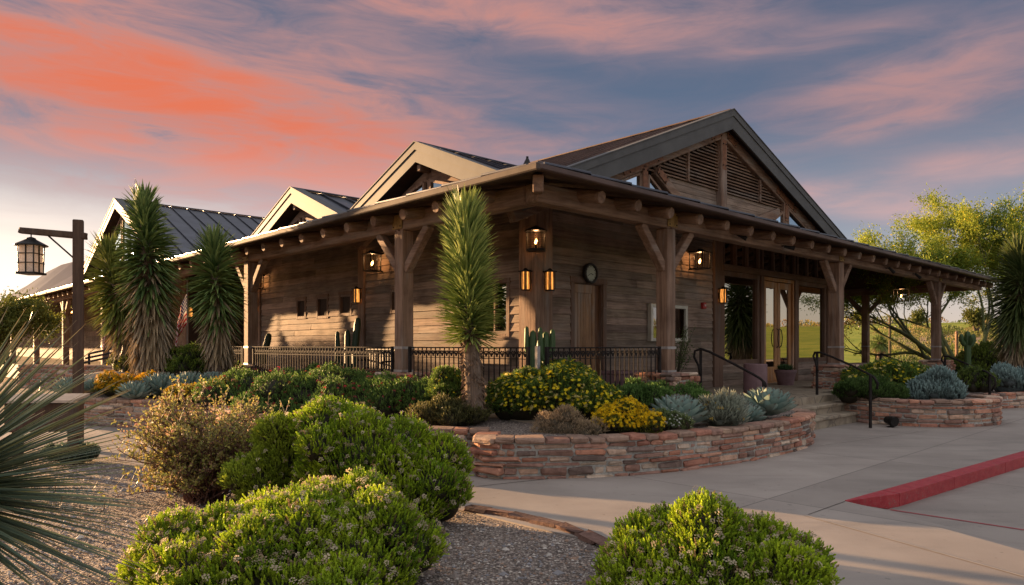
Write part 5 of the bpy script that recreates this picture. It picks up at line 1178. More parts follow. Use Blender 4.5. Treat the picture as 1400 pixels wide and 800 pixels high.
# sotol at the left edge
def sotol(label, pos, n, L, seed):
    rg = np.random.default_rng(seed); t = thing('sotol_plant', label, 'sotol', pos); mb = MB(); tips = MB(); gi = math.pi * (3 - math.sqrt(5))
    for i in range(n):
        f = (i + .5) / n; zc = 1 - 1.55 * f; r = math.sqrt(max(0, 1 - zc * zc)); a = i * gi + rg.normal() * .05; d = np.array([r * math.cos(a), r * math.sin(a), zc]); l = L * rg.uniform(.82, 1.12); sd = np.cross(d, (0, 0, 1.)); sd /= np.linalg.norm(sd) + 1e-9; upv = np.cross(sd, d); w = rg.uniform(.018, .027); V = []; m = 7; droop = rg.uniform(.02, .10) * L; c = np.array((.085, .13, .095)) * rg.uniform(.75, 1.25) + np.array([.015, .01, 0]) * rg.random()
        tw = rg.normal() * .5; CC = []
        for k in range(m):
            s_ = k / (m - 1); p = d * l * s_ + np.array([0, 0, -droop * s_ * s_ * (1 - abs(zc) * .5)]); ww = w * (1 - s_ ** 3) * (.7 + .6 * min(1, s_ * 3) if s_ < .35 else 1) + .0012; ca, sa_ = math.cos(tw * s_), math.sin(tw * s_); x_ = sd * ca + upv * sa_; y_ = upv * ca - sd * sa_
            V += [p - x_ * ww / 2, p - y_ * ww * .22, p + x_ * ww / 2]; e_c = c if s_ < .9 else np.array((.34, .26, .16)); CC += [e_c + np.array([.05, .045, .01]), e_c * .8, e_c + np.array([.05, .045, .01])]  # paler yellowish edges: sunlit rim put into the leaf colour
        mb.add(np.array(V), [(k * 3 + j, k * 3 + j + 1, k * 3 + j + 4, k * 3 + j + 3) for k in range(m - 1) for j in (0, 1)], np.array(CC))
        if rg.random() < .12:
            p = d * l + np.array([0, 0, -droop]); q = [p]; dd_ = d.copy()
            for k in range(6): dd_ = dd_ + sd * rg.uniform(-.3, .3) + np.array([0, 0, rg.uniform(.1, .6)]); dd_ /= np.linalg.norm(dd_); q.append(q[-1] + dd_ * .011)
            tips.tube(q, .0016, 3, (.15, .11, .07), cap=False)
    mb.build('leaves', M['blade'], t); tips.build('dry_tips', M['blade'], t); mb = MB(); mb.blob((0, 0, 0), (.12, .12, .12), (.2, .17, .12), 2); mb.tube([(0, 0, -pos[2] - .05), (0, 0, -.02)], [.14, .11], 10, (.14, .11, .08)); mb.build('trunk', M['leaf'], t)
sotol('huge spiky blue-green sotol with curled dry tips at the left edge', (-2.50, 2.95, .80), 640, .90, 41)
bush('grey_green_shrub', 'small dark grey-green plant on the gravel between the sotol and the path', 'shrub', tuple(gr(108, 632)), [(0, 0, .04, .22, .2, .13), (-.2, .02, .03, .18, .15, .1)], 1300, SH2, cf((.06, .10, .07), (.11, .15, .11)), 61, nt=10, cs=.5)
# yuccas
def yucca(name, label, base, trunk, crown, L, n, seed, tr=(.14, .11), dead=.35, tmin=-.9, droop=.0, group=None, lean=(0, 0), width=.024, cols=((.085, .14, .04), (.20, .26, .08)), up0=1.25):
    """base point; trunk height; crown length along the stem; L leaf length"""
    rg = np.random.default_rng(seed); t = thing(name, label, 'yucca', base, 0, group); Ht = trunk + crown; mb = MB(); pts = []; rr = []
    for k in range(13): f = k / 12; pts.append((lean[0] * f + .015 * math.sin(f * 5 + seed), lean[1] * f, Ht * f * .93 - .1)); rr.append(tr[0] * (1 - f) + tr[1] * f + (.05 if k == 0 else 0) * tr[0] * 5)
    mb.tube(pts, rr, 14, (1, 1, 1))
    # shaggy leaf-base stubs
    m = int(trunk * 700); z = rg.uniform(0, trunk + .1, m); a = rg.uniform(0, 6.283, m); f = z / Ht; R_ = tr[0] * (1 - f) + tr[1] * f; P = np.stack([np.cos(a) * R_ + lean[0] * f, np.sin(a) * R_ + lean[1] * f, z], -1); D = np.stack([np.cos(a) * .5, np.sin(a) * .5, rg.uniform(-.9, -.2, m)], -1); T = leaf_tpl(.022, .05); scatter(mb, T[0], T[1], P, D, rg.uniform(.7, 1.5, m), np.tile(np.array([[1.1, 1., .9]]), (m, 1)) * rg.uniform(.6, 1.3, (m, 1)), rg)
    mb.build('trunk', M['shag'], t)
    mb = MB(); f = (np.arange(n) + rg.random(n)) / n; z = trunk + crown * .96 * f; a = np.arange(n) * 2.39996 + rg.normal(0, .1, n)
    el = tmin + (up0 - tmin) * f ** (.62 if dead < .1 else 1.75) + rg.normal(0, .20, n); el = np.where(f > .97, rg.uniform(1.0, 1.5, n), el)
    d = np.stack([np.cos(a) * np.cos(el), np.sin(a) * np.cos(el), np.sin(el)], -1); l = L * rg.uniform(.82, 1.1, n) * np.where(f < dead, np.where(rg.random(n) < .4, .55, .8), 1.) * np.where(f < .12, .85, 1.); ff = z / Ht
    RR_ = np.where(f < .8, (tr[0] * (1 - ff) + tr[1] * ff) * .92, tr[1] * .6) if dead > .1 else np.full(n, tr[1] * .6); P = np.stack([np.cos(a) * RR_ + lean[0] * ff, np.sin(a) * RR_ + lean[1] * ff, z], -1)
    sd = np.cross(d, np.array([[0, 0, 1.]])); sd /= np.linalg.norm(sd, axis=1, keepdims=True) + 1e-9; upv = np.cross(sd, d); V = []; C = []
    c1, c2 = np.array(cols[0]), np.array(cols[1]); k = rg.random((n, 1)); c = c1 * (1 - k) + c2 * k; isd = f[:, None] < dead * rg.uniform(.5, 1.35, (n, 1)); c = np.where(isd, np.array([[.33, .25, .15]]) * rg.uniform(.55, 1.2, (n, 1)), c)
    m = 5
    for q in range(m):
        s_ = q / (m - 1); p = P + d * (l * s_)[:, None] + np.array([[0, 0, -1.]]) * (droop * l * s_ * s_ * np.cos(el))[:, None]; w = (width * (1 - s_ ** 2.2) + .001) * (.55 if q == 0 else 1.); lift = upv * w * .35
        V += [p - sd * w / 2 + lift, p, p + sd * w / 2 + lift]; cc = c * (1. if q < m - 1 else 1.5); C += [cc * 1.12, cc * .9, cc * 1.12]
    V = np.stack(V, 1).reshape(-1, 3); C = np.stack(C, 1).reshape(-1, 3); tf = np.array([(q * 3 + j, q * 3 + j + 1, q * 3 + j + 4, q * 3 + j + 3) for q in range(m - 1) for j in (0, 1)])
    mb.add(V, (tf[None] + 3 * m * np.arange(n)[:, None, None]).reshape(-1, 4), np.clip(C, 0, 1)); mb.build('crown', M['blade'], t); return t
def yat(px, pyb, pyt, d): b = at(px, pyb, d); return (b.x, b.y, b.z), (pyb - pyt) / F * d
b, hh = yat(648, 560, 290, 8.7); yucca('yucca_tree', 'lone cylindrical green yucca in front of the porch corner', b, .86, hh - .86 , .40, 1650, 51, (.11, .09), .0, -.25, lean=(-.12, 0), width=.036, up0=1.12, cols=((.09, .15, .03), (.42, .48, .14)))
b, hh = yat(213, 522, 270, 14.); yucca('yucca_tree', 'tallest of the three left yuccas, with a thick trunk and shaggy dead leaves', b, .38, hh - .38, .50, 1700, 52, (.36, .10), .46, -1.15, .14, 'trio of yuccas left of the porch', (-.25, 0), .062, cols=((.05, .10, .03), (.24, .32, .10)))
b, hh = yat(190, 520, 342, 14.6); yucca('yucca_tree', 'leftmost of the three left yuccas, leaning out over the low wall', b, .5, hh - .5, .52, 1000, 53, (.20, .10), .34, -1.1, .14, 'trio of yuccas left of the porch', (-.62, -.1), .062, cols=((.10, .14, .03), (.22, .24, .06)))
b, hh = yat(302, 520, 330, 13.2); yucca('yucca_tree', 'rightmost of the three left yuccas, beside the second side post', b, .42, hh - .42, .49, 1000, 54, (.16, .09), .42, -1.1, .14, 'trio of yuccas left of the porch', (-.13, 0), .060, cols=((.05, .10, .03), (.24, .32, .10)))
b, hh = yat(1392, 522, 345, 19.); yucca('yucca_tree', 'dark shaggy yucca cut off by the right edge of the photo', b, .7, hh - .7, .74, 1500, 55, (.32, .12), .24, -1.15, .12, None, (.1, 0), .06, cols=((.05, .08, .02), (.11, .13, .04)))
# agaves
def agave(label, pos, R_, n, seed, w=.30, hgt=1.35, col=((.20, .29, .26), (.29, .38, .33)), group='blue-grey agaves in the planters', name='agave'):
    rg = np.random.default_rng(seed); t = thing(name, label, 'agave', pos, 0, group); mb = MB()
    for i in range(n):
        f = (i + .5) / n; el = R(86) - R(80) * f ** .9; a = i * 2.39996; d = np.array([math.cos(a) * math.cos(el), math.sin(a) * math.cos(el), math.sin(el) * hgt]); d /= np.linalg.norm(d); l = R_ * (.78 + .25 * f) * rg.uniform(.93, 1.05); sd = np.array([-math.sin(a), math.cos(a), 0]); upv = np.cross(sd, -d); ww = w * R_ * rg.uniform(.9, 1.1); c = np.array(col[0]) * (1 - rg.random()) + np.array(col[1]) * rg.random(); c = (np.array(col[0]) + (np.array(col[1]) - np.array(col[0])) * rg.random()) * rg.uniform(.88, 1.12)
        V = []; CC = []; prof = [(0, .45), (.25, .8), (.55, 1.0), (.78, .85), (.92, .42), (1.0, .03)]
        for s_, k in prof:
            p = d * l * s_ + np.array([0, 0, 1]) * (.10 * l * s_ * s_); x = ww * k / 2; V += [p - sd * x + upv * x * .35, p - upv * x * .12, p + sd * x + upv * x * .35, p - upv * (x * .35 + .004)]; q_ = c if s_ < .99 else np.array((.12, .07, .05)); CC += [q_ * 1.15, q_, q_ * 1.15, q_ * .8]
        m = len(prof); Fs = [(k * 4 + j, k * 4 + (j + 1) % 4, (k + 1) * 4 + (j + 1) % 4, (k + 1) * 4 + j) for k in range(m - 1) for j in range(4)]; mb.add(np.array(V), Fs, np.clip(np.array(CC), 0, 1))
    mb.build('leaves', M['agave'], t, smooth=False); return t
def ag(px, py, d, lift=0.): q = at(px, py, d); return (q.x, q.y, q.z + lift)
agave('large blue-grey agave behind the white flowers in the central planter', ag(927, 583, 8.75, .03), .42, 70, 71, .36)
agave('broad pale agave cluster at the right end of the central planter', ag(1048, 571, 9.75, .04), .44, 80, 72, .34); agave('smaller pale agave at the left foot of the broad agave cluster, central planter', ag(1022, 577, 9.4, .0), .28, 50, 73, .38)
agave('tiny dark green agave on the inner rim at the right tip of the central planter', ag(1078, 577, 9.7), .12, 40, 74, .36, .6, ((.08, .13, .10), (.12, .18, .14)))
agave('blue agave at the foot of the tallest yucca', ag(221, 540, 12.6), .46, 90, 75, .22); agave('smaller round blue agave in front of the left yellow flowers', ag(185, 545, 12.2), .36, 80, 76, .24)
agave('sprawling blue agave in front of the small boulder left of centre', ag(258, 535, 12.4), .40, 80, 77, .22); agave('low blue agave left of the boulder behind the sprawling one', ag(290, 530, 12.8), .34, 70, 78, .22)
agave('small bluish agave beside the lamp post at the low wall', ag(93, 538, 13.2), .36, 70, 79, .2)
agave('small flat blue agave right behind the lamp post', ag(127, 534, 13.), .28, 60, 80, .22, .6)
# grey artemisia-like mounds
SG = shoot_tpl(12, .09, .014, .045, rg0, .8); GREY = cf((.17, .25, .24), (.28, .37, .35))
bush('grey_mound', 'big silver-blue mound plant in the right planter beside yellow flowers', 'shrub', ag(1281, 548, 13.3), [(0, 0, .12, .36, .32, .42), (-.30, .0, .05, .24, .22, .26), (.25, 0, .05, .28, .25, .3)], 2000, SG, GREY, 81, .85, nt=10, corec=(.08, .10, .10), scale=(.9, 1.4))
bush('grey_mound', 'silver-blue mound plant at the foot of the dark yucca, right edge', 'shrub', ag(1381, 532, 16.6), [(0, 0, .05, .55, .35, .36), (.5, 0, .05, .4, .3, .3)], 1600, SG, GREY, 82, .85, nt=10, corec=(.08, .10, .10), scale=(.9, 1.6))
bush('brittlebush', 'silvery bush with scattered yellow button flowers between the two pale agaves', 'shrub', ag(985, 585, 8.8), [(0, 0, .10, .23, .22, .22), (.12, 0, .08, .16, .18, .2)], 1100, shoot_tpl(9, .10, .007, .06, rg0, .5), cf((.22, .25, .19), (.34, .36, .29)), 83, .6, (42, HEAD, fc((.80, .52, .03), (.72, .44, .02)), (.040, .055), 'flowers'), nt=10, corec=(.08, .09, .07))
# flowering bushes
GD = cf((.06, .11, .022), (.14, .21, .04)); yel = lambda n, s=(.018, .028): (n, DAISY, fc((.95, .74, .02), (.95, .80, .04), (.90, .66, .02), (.70, .58, .20)), s, 'flowers')
GG = 'yellow-flowering bushes'
bush('flower_bush', 'large dark green bush covered in yellow daisies right of the lone yucca', 'bush', ag(765, 574, 8.9), [(0, 0, .25, .50, .42, .44), (-.42, .0, .2, .38, .35, .38), (.38, 0, .15, .40, .38, .36), (.1, .3, .28, .5, .4, .46), (-.65, .15, .18, .3, .3, .36)], 6500, SH2, GD, 91, .6, yel(1500, (.020, .032)), GG, nt=60)
bush('flower_bush', 'thin yellow-flecked green bush just left of the lone yucca trunk', 'bush', ag(618, 562, 9.3), [(0, 0, .2, .26, .25, .34), (-.15, .1, .15, .22, .2, .28)], 1600, SH2, GD, 92, .6, yel(110, (.014, .022)), GG)
bush('flower_bush', 'dome bush dotted with yellow flowers in the right planter', 'bush', ag(1212, 540, 14.0), [(0, 0, .22, .62, .5, .46), (-.5, -.05, .12, .45, .4, .34), (.55, 0, .1, .45, .4, .36)], 4200, SH2, GD, 93, .6, yel(620, (.03, .048)), GG, scale=(1., 1.6))
bush('green_mound', 'low plain green mound in the right planter in front of the yellow flowers', 'bush', ag(1195, 547, 13.0), [(0, 0, .08, .42, .3, .28), (-.4, .1, .08, .3, .25, .25), (.35, 0, .05, .3, .25, .22)], 2600, SH2, cf((.045, .09, .022), (.085, .14, .035)), 94, .7, scale=(.9, 1.4))
GOLD = fc((.95, .64, .01), (.95, .70, .02), (.85, .52, .01)); DC = cf((.50, .30, .01), (.30, .25, .03))
bush('golden_flower_mound', 'dense golden yellow flower mound at the front of the central planter', 'flowers', ag(850, 590, 8.15), [(0, 0, .06, .30, .22, .20), (-.14, 0, .05, .22, .2, .17), (.10, .05, .10, .22, .2, .23), (.27, -.02, .0, .2, .18, .17)], 2400, SH2, cf((.10, .13, .02), (.16, .17, .03)), 95, .6, (2300, HEAD, GOLD, (.022, .036), 'flowers'), scale=(.5, .8))
bush('golden_flower_mound', 'golden flower mound behind the round agave at the left planter', 'flowers', ag(165, 538, 12.9), [(0, 0, .04, .46, .35, .19), (.45, .1, .05, .3, .3, .21)], 1400, SH2, cf((.10, .13, .02), (.16, .17, .03)), 96, .6, (2200, HEAD, fc((.75, .42, .01), (.6, .33, .01)), (.035, .055), 'flowers'))
bush('golden_flower_mound', 'golden flower mound below the sprawling agave, behind the wiry shrub', 'flowers', ag(268, 552, 11.6), [(0, 0, .05, .45, .3, .24), (.45, 0, .05, .35, .3, .22)], 1400, SH2, cf((.12, .14, .02), (.2, .18, .03)), 97, .6, (1300, HEAD, fc((.72, .42, .01), (.6, .36, .02)), (.035, .05), 'flowers'))
bush('white_flower_mound', 'low green mound with small white flowers in front of the large agave', 'flowers', ag(912, 589, 8.35), [(0, 0, .05, .20, .16, .16), (.14, 0, .03, .15, .14, .12)], 1100, SH2, cf((.12, .17, .06), (.2, .24, .1)), 98, .6, (150, DAISY, fc((.75, .75, .70), (.65, .66, .6)), (.011, .016), 'flowers'), scale=(.5, .8))
bush('dry_grass_mound', 'tan dry brushy mound at the front rim left of the golden flowers', 'shrub', ag(768, 594, 8.0), [(0, 0, .03, .30, .18, .19), (.24, 0, .0, .22, .16, .13), (-.15, .0, .02, .2, .15, .13)], 2000, shoot_tpl(7, .05, .004, .03, rg0, .9), cf((.30, .22, .14), (.42, .32, .20)), 99, .3, nt=40, corec=(.10, .08, .05))
bush('brown_green_shrub', 'low olive-brown shrub at the foot of the lone yucca', 'shrub', ag(622, 582, 8.75), [(0, 0, .08, .42, .3, .22), (-.25, .0, .05, .25, .22, .2)], 1900, SH2, cf((.07, .075, .025), (.13, .12, .045)), 100, .6)
SAGE = 'green bushes along the porch railing'
for k, (px, py, d, w, hh, lab) in enumerate(((868, 560, 10.2, .42, .34, 'rounded green bush at the base of the notice case pillar, left of the other'), (925, 557, 10.6, .42, .3, 'rounded green bush right under the stone pier of the notice case pillar'))):
    bush('green_bush', lab, 'bush', ag(px, py, d), [(0, 0, .08, w, .35, hh * .8), (w * .5, 0, .05, w * .7, .3, hh * .7), (-w * .5, .05, .05, w * .7, .3, hh * .75)], 2300, SH2, cf((.08, .16, .04), (.15, .25, .06)), 110 + k, .7, None, SAGE)
red = lambda n: (n, HEAD, fc((.50, .03, .06), (.42, .02, .07), (.58, .10, .10)), (.03, .06), 'flowers')
for k, (px, py, d, w, hh, lab) in enumerate(((360, 548, 11.4, .75, .36, 'red-flowering bush leftmost along the railing below the far post'), (430, 552, 10.8, .8, .40, 'red-flowering bush second from the left along the railing'), (505, 560, 10.2, .7, .38, 'red-flowering bush third from the left, below the stone pier'), (575, 562, 9.9, .6, .42, 'red-flowering bush nearest the lone yucca along the railing'), (470, 540, 11.6, .8, .30, 'back row red-flowering bush against the railing between the posts'), (395, 578, 10.4, .7, .30, 'front row dark bush with few red flowers behind the tall green shrub'))):
    bush('sage_bush', lab, 'bush', ag(px, py, d), [(0, 0, .05, w, .5, hh * .66), (w * .6, .1, .05, w * .75, .45, hh * .54), (-w * .6, 0, .05, w * .75, .45, hh * .56)], 2900, SH2, cf((.08, .15, .035), (.16, .25, .055)), 120 + k, .65, red(150), 'red-flowering bushes along the railing')
bush('green_bush', 'bright green low bush between the middle and right yuccas', 'bush', ag(258, 520, 14.), [(0, 0, .15, .6, .4, .3), (.5, 0, .1, .5, .3, .26)], 1700, SH2, cf((.08, .13, .02), (.15, .20, .03)), 130, .7, None, SAGE, scale=(1., 1.7))
bush('green_bush', 'olive bush with a few yellow flowers behind the left boulder', 'bush', ag(190, 515, 14.6), [(0, 0, .15, .5, .4, .3)], 1100, SH2, cf((.08, .11, .02), (.14, .16, .03)), 131, .7, yel(90, (.02, .03)), SAGE, scale=(1., 1.7))
bush('green_bush', 'small green tuft on the wall in front of the potted cactus, right side', 'bush', ag(1335, 532, 15.6), [(0, 0, .05, .42, .25, .2)], 900, SH2, cf((.06, .10, .02), (.12, .16, .03)), 132, .8, None, SAGE, scale=(1., 1.6))
bush('green_bush', 'dark green bush behind the far pillar under the palo verde', 'bush', ag(1352, 517, 24.), [(0, 0, .3, .9, .6, .6), (.9, 0, .2, .7, .5, .5), (-.8, 0, .2, .7, .5, .45)], 1500, SH2, cf((.07, .11, .02), (.15, .19, .03)), 133, .7, None, SAGE, scale=(2., 3.2))
# boulders
def rock(label, pos, r, seed, rot=0., c=(.36, .28, .22)):
    o = MB(); o.blob((0, 0, 0), r, c, 4, .13, 1.6, seed); o_ = o.build('boulder', M['rock'], None, smooth=True); o_.location = pos; o_.rotation_euler = (0, 0, rot); tag(o_, label, 'boulder', 'boulders in the planting beds'); return o_
rock('long pale boulder left of the three yuccas', ag(150, 526, 13.8), (.72, .42, .26), 1, .1, (.36, .32, .27)); rock('low reddish boulder below the right yucca of the trio', ag(305, 528, 12.6), (.36, .3, .17), 2, .3, (.22, .17, .15))
rock('small round dark boulder just left of the low reddish one', ag(272, 527, 12.9), (.22, .2, .16), 3, 0, (.20, .15, .14)); rock('flat grey boulder beside the second side post pier', ag(335, 523, 12.8), (.34, .3, .12), 4, .4, (.24, .2, .18))
rock('pinkish upright boulder behind the tall green shrub', ag(582, 582, 8.9), (.13, .12, .17), 5, .8, (.36, .24, .19)); rock('smaller pinkish boulder against the upright one', ag(568, 577, 9.0), (.09, .08, .14), 6, .2, (.32, .22, .18))
rock('smooth brown boulder between the large agave and the silvery bush', ag(965, 575, 9.3), (.24, .2, .17), 7, .2, (.26, .19, .145)); rock('reddish boulder behind the wiry shrub', ag(362, 582, 9.3), (.22, .2, .16), 8, .2, (.24, .15, .13))
# cacti and pots
def ribbed(mb, pts, r, c, ribs=9):
    P = [Vector(p) for p in pts]; n = len(P); seg = ribs * 2; V = []; prev = None; C = []
    for i in range(n):
        d = (P[min(i + 1, n - 1)] - P[max(i - 1, 0)]).normalized(); a = d.orthogonal().normalized() if prev is None else (prev - d * prev.dot(d)).normalized(); prev = a; b = d.cross(a); rr = r * (1 if i < n - 2 else (.75 if i == n - 2 else .15))
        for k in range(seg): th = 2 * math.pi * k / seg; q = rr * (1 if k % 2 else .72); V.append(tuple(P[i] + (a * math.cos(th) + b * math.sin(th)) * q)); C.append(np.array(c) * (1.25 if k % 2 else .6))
    mb.add(np.array(V), [(i * seg + k, i * seg + (k + 1) % seg, (i + 1) * seg + (k + 1) % seg, (i + 1) * seg + k) for i in range(n - 1) for k in range(seg)] + [tuple((n - 1) * seg + k for k in range(seg))], np.array(C))
def pot(t, r, h, mat, seg=24, rim=True):
    mb = MB(); mb.lathe([(r * .72, 0), (r * .98, h * .8), (r, h * .8), (r * 1.06, h * .82), (r * 1.06, h), (r * .93, h), (r * .9, h * .88)] if rim else [(r * .8, 0), (r, h * .5), (r, h), (r * .92, h), (r * .9, h * .88)], seg=seg); mb.build('pot', mat, t, smooth=False)
def arm(x, y, z, dx, dy, up_, bend=.12): return [(x, y, z), (x + dx * .6, y + dy * .6, z + bend * .1), (x + dx, y + dy, z + bend), (x + dx, y + dy, z + bend + up_ * .5), (x + dx * 1.02, y + dy, z + bend + up_), (x + dx * 1.02, y + dy, z + bend + up_ + .03)]
def cactus(label, pos, cols, ph, pr, mat, c=(.045, .085, .035), name='potted_cactus'):
    t = thing(name, label, 'cactus', pos, 0, 'potted cacti on the porch'); pot(t, pr, ph, mat)
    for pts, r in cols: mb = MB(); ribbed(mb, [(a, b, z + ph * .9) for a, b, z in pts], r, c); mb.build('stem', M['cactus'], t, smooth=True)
col_ = lambda x, y, h, tx=0.: [(x, y, 0), (x + tx * .3, y, h * .3), (x + tx * .6, y, h * .6), (x + tx * .9, y, h * .9), (x + tx, y, h), (x + tx, y, h + .03)]
q = bw(.95, .55, DZ); 
cactus('twin thick green cactus columns in a plum pot at the porch corner', bw(1.05, 1.0, DZ), [(col_(-.09, -.02, .86), .055), (col_(.10, 0, .84), .06), (col_(.02, .1, .74), .05), (arm(-.09, -.02, .5, -.09, 0, .30), .04), (arm(.1, 0, .45, -.08, -.04, .34), .04), (arm(.1, 0, .5, .10, 0, .26), .045)], .30, .24, M['purple_pot'], (.075, .13, .05))
X = PL(480, 460, 1.0)[0]; cactus('dark slender multi-armed cactus behind the railing between the side posts', bw(1.0, X, DZ), [(col_(.02, 0, 1.20, .12), .07), (col_(-.08, .04, .95), .06), (arm(-.05, 0, .25, -.22, .0, .55), .05), (col_(.10, -.1, .55), .06)], .30, .26, plain('grey_pot', (.16, .14, .13), .8), (.025, .045, .022))
X = PL(360, 460, 1.0)[0]; cactus('dark leaning cactus just right of the second side post', bw(1.0, X, DZ), [(col_(-.08, 0, .95, .22), .08), (col_(.0, 0, .6, -.12), .06)], .28, .25, M['terracotta'], (.025, .045, .022))
cactus('tall cactus with short upraised arms in a wide terracotta pot, far right', at(1323, 527, 16.8), [(col_(0, 0, 1.02), .075), (arm(0, 0, .72, -.15, 0, .12), .055), (arm(0, 0, .70, .14, .0, .14), .055), (arm(0, 0, .74, .02, -.12, .08), .05)], .27, .29, M['terracotta'], (.05, .09, .03))
t = thing('potted_succulent', 'dark glazed pot of green succulent rosettes left of the entrance doors', 'potted plant', bw(9.75, 1.35, DZ)); pot(t, .24, .36, M['purple_pot'])
rg = np.random.default_rng(9)
for k in range(7):
    a = k * .9; mb = MB(); x0, y0 = (.12 * math.cos(a), .12 * math.sin(a)) if k else (0, 0)
    for i in range(26): f = i / 26; e = 1.35 - 1.0 * f; b = i * 2.4; d = np.array([math.cos(b) * math.cos(e), math.sin(b) * math.cos(e), math.sin(e)]); sdv = np.array([-math.sin(b), math.cos(b), 0]); o_ = np.array([x0, y0, .34]); l = .17; mb.add([o_, o_ + d * l * .5 + sdv * .018, o_ + d * l, o_ + d * l * .5 - sdv * .018], [(0, 1, 2, 3)], np.array((.07, .13, .05)) * rg.uniform(.8, 1.3))
    mb.build('rosette', M['leaf'], t)
# airy shrub in a pot behind the notice case pillar
t = thing('potted_shrub', 'airy olive-leaved shrub in a pot behind the notice case pillar', 'potted plant', bw(4.55, .95, DZ)); pot(t, .24, .34, M['purple_pot']); mb = MB(); P = []; D = []
for k in range(34):
    a = rg.uniform(0, 6.28); e = np.array([math.cos(a) * rg.uniform(.1, .42), math.sin(a) * rg.uniform(.1, .35), rg.uniform(.75, 1.35)]); m_ = e * .5 + np.array([0, 0, .2]); b0 = np.array([0, 0, .3]); mb.tube([b0, m_, e], [.007, .005, .002], 4, (.09, .075, .05), cap=False)
    for j in range(30): f = rg.uniform(.35, 1.); p = b0 * (1 - f) ** 2 + 2 * f * (1 - f) * m_ + f * f * e; P.append(p + rg.normal(size=3) * .02); D.append(rg.normal(size=3) + np.array([0, 0, .8]))
mb.build('branches', M['leaf'], t); mb = MB(); L_ = leaf_tpl(.016, .055); P = np.array(P); scatter(mb, L_[0], L_[1], P, np.array(D), rg.uniform(.7, 1.3, len(P)), cf((.06, .09, .03), (.11, .15, .05))(P, P, rg), rg); mb.build('foliage', M['leaf'], t)
t = thing('round_planter', 'tall plum-coloured cylindrical bin at the top of the entrance steps', 'bin', bw(5.15, -.28, DZ)); mb = MB(); mb.lathe([(.19, 0), (.20, .01), (.20, .60), (.195, .615), (.16, .615), (.15, .58)], seg=32); mb.build('body', M['purple_pot'], t); mb = MB(); mb.lathe([(.15, .575), (.15, .585)], seg=32); mb.build('opening', M['black'], t)
for (px, lab, w) in ((757, 'plum-coloured low planter box behind the railing right of the lone yucca', .55), (848, 'plum-coloured planter behind the railing below the side door', .5)):
    X = PR(px, 490, .9)[0]; t = thing('planter_box', lab, 'planter', bw(X, .9, DZ), BROT, 'plum planters behind the railing'); mb = MB(); mb.box((-w / 2, -.2, 0), (w / 2, .2, .5), ch=.02); mb.build('body', M['purple_pot'], t); mb = MB(); mb.box((-w / 2 - .02, -.22, .46), (w / 2 + .02, .22, .52), ch=.015); mb.build('rim', M['purple_pot'], t)
X = PR(1170, 500, 1.2)[0]; t = thing('planter_box', 'long low plum planter box behind the entrance post', 'planter', bw(12.6, .9, DZ), BROT, 'plum planters behind the railing'); mb = MB(); mb.box((-.6, -.2, 0), (.9, .2, .42), ch=.02); mb.build('body', M['purple_pot'], t); mb = MB(); mb.box((-.62, -.22, .40), (.92, .22, .47), ch=.015); mb.build('rim', M['purple_pot'], t)
# dark patio bench behind the railing
X = PL(505, 490, 1.1)[0]; t = thing('patio_bench', 'black slatted patio bench behind the railing near the stone pier', 'bench', bw(1.2, X, DZ), BROT - math.pi / 2)
mb = MB()
for k in range(7): mb.box((-.65, -.22 + k * .065, .42), (.65, -.17 + k * .065, .445), ch=.004)
mb.build('seat', M['black'], t); mb = MB()
for k in range(14): mb.box((-.63 + k * .095, .235, .47), (-.60 + k * .095, .255, .84))
mb.box((-.66, .23, .82), (.66, .26, .87), ch=.006); mb.build('backrest', M['black'], t)
for a in (-.6, .6):
    for b in (-.2, .22): mb = MB(); mb.box((a - .02, b - .02, 0), (a + .02, b + .02, .42)); mb.build('leg', M['black'], t)
    mb = MB(); mb.beam((a, -.22, .62), (a, .24, .64), .05, .03); mb.beam((a, -.2, .42), (a, -.2, .62), .03, .03); mb.build('armrest', M['black'], t)
# dark handrails in front of the left wing
t = thing('ramp_railing', 'dark sloping ramp rails in the shade behind the leftmost yucca', 'railing', at(115, 500, 17.2)); mb = MB()
for k in range(3): mb.beam((-.1, .2 * k, .05 + .12 * k), (1.15, .2 * k, .32 + .12 * k), .04, .05)
mb.build('rails', M['black'], t); mb = MB()
for a in (0, .55, 1.1): mb = MB(); mb.box((a - .02, .18, -.5), (a + .02, .22, .30)); mb.build('rail_post', M['black'], t)
# stone edging of the gravel yard
E_ = [gr(640, 697), gr(668, 701), gr(700, 706), gr(732, 713), gr(765, 721), gr(795, 731), gr(822, 742), gr(850, 754), gr(885, 772), gr(925, 795)]
for k, (a, b) in enumerate(zip(E_, E_[1:])):
    o = MB(); l = (b - a).length; hv = np.array([l / 2 + .01, .05 + .02 * rng.random(), .020]); CV, CF = chamfer(hv, .010); o.add(CV + rng.normal(0, .007, CV.shape), CF, np.array((.17, .10, .08)) * rng.uniform(.7, 1.3)); o_ = o.build('edging_stone', M['stone'], None)
    m_ = (a + b) / 2; o_.location = (m_.x, m_.y, .008 + .008 * rng.random()); o_.rotation_euler = (0, 0, math.atan2(b.y - a.y, b.x - a.x) + rng.normal() * .06); tag(o_, 'flat brown edging stone between the gravel and the pale path', 'edging stone', 'edging stones along the path')

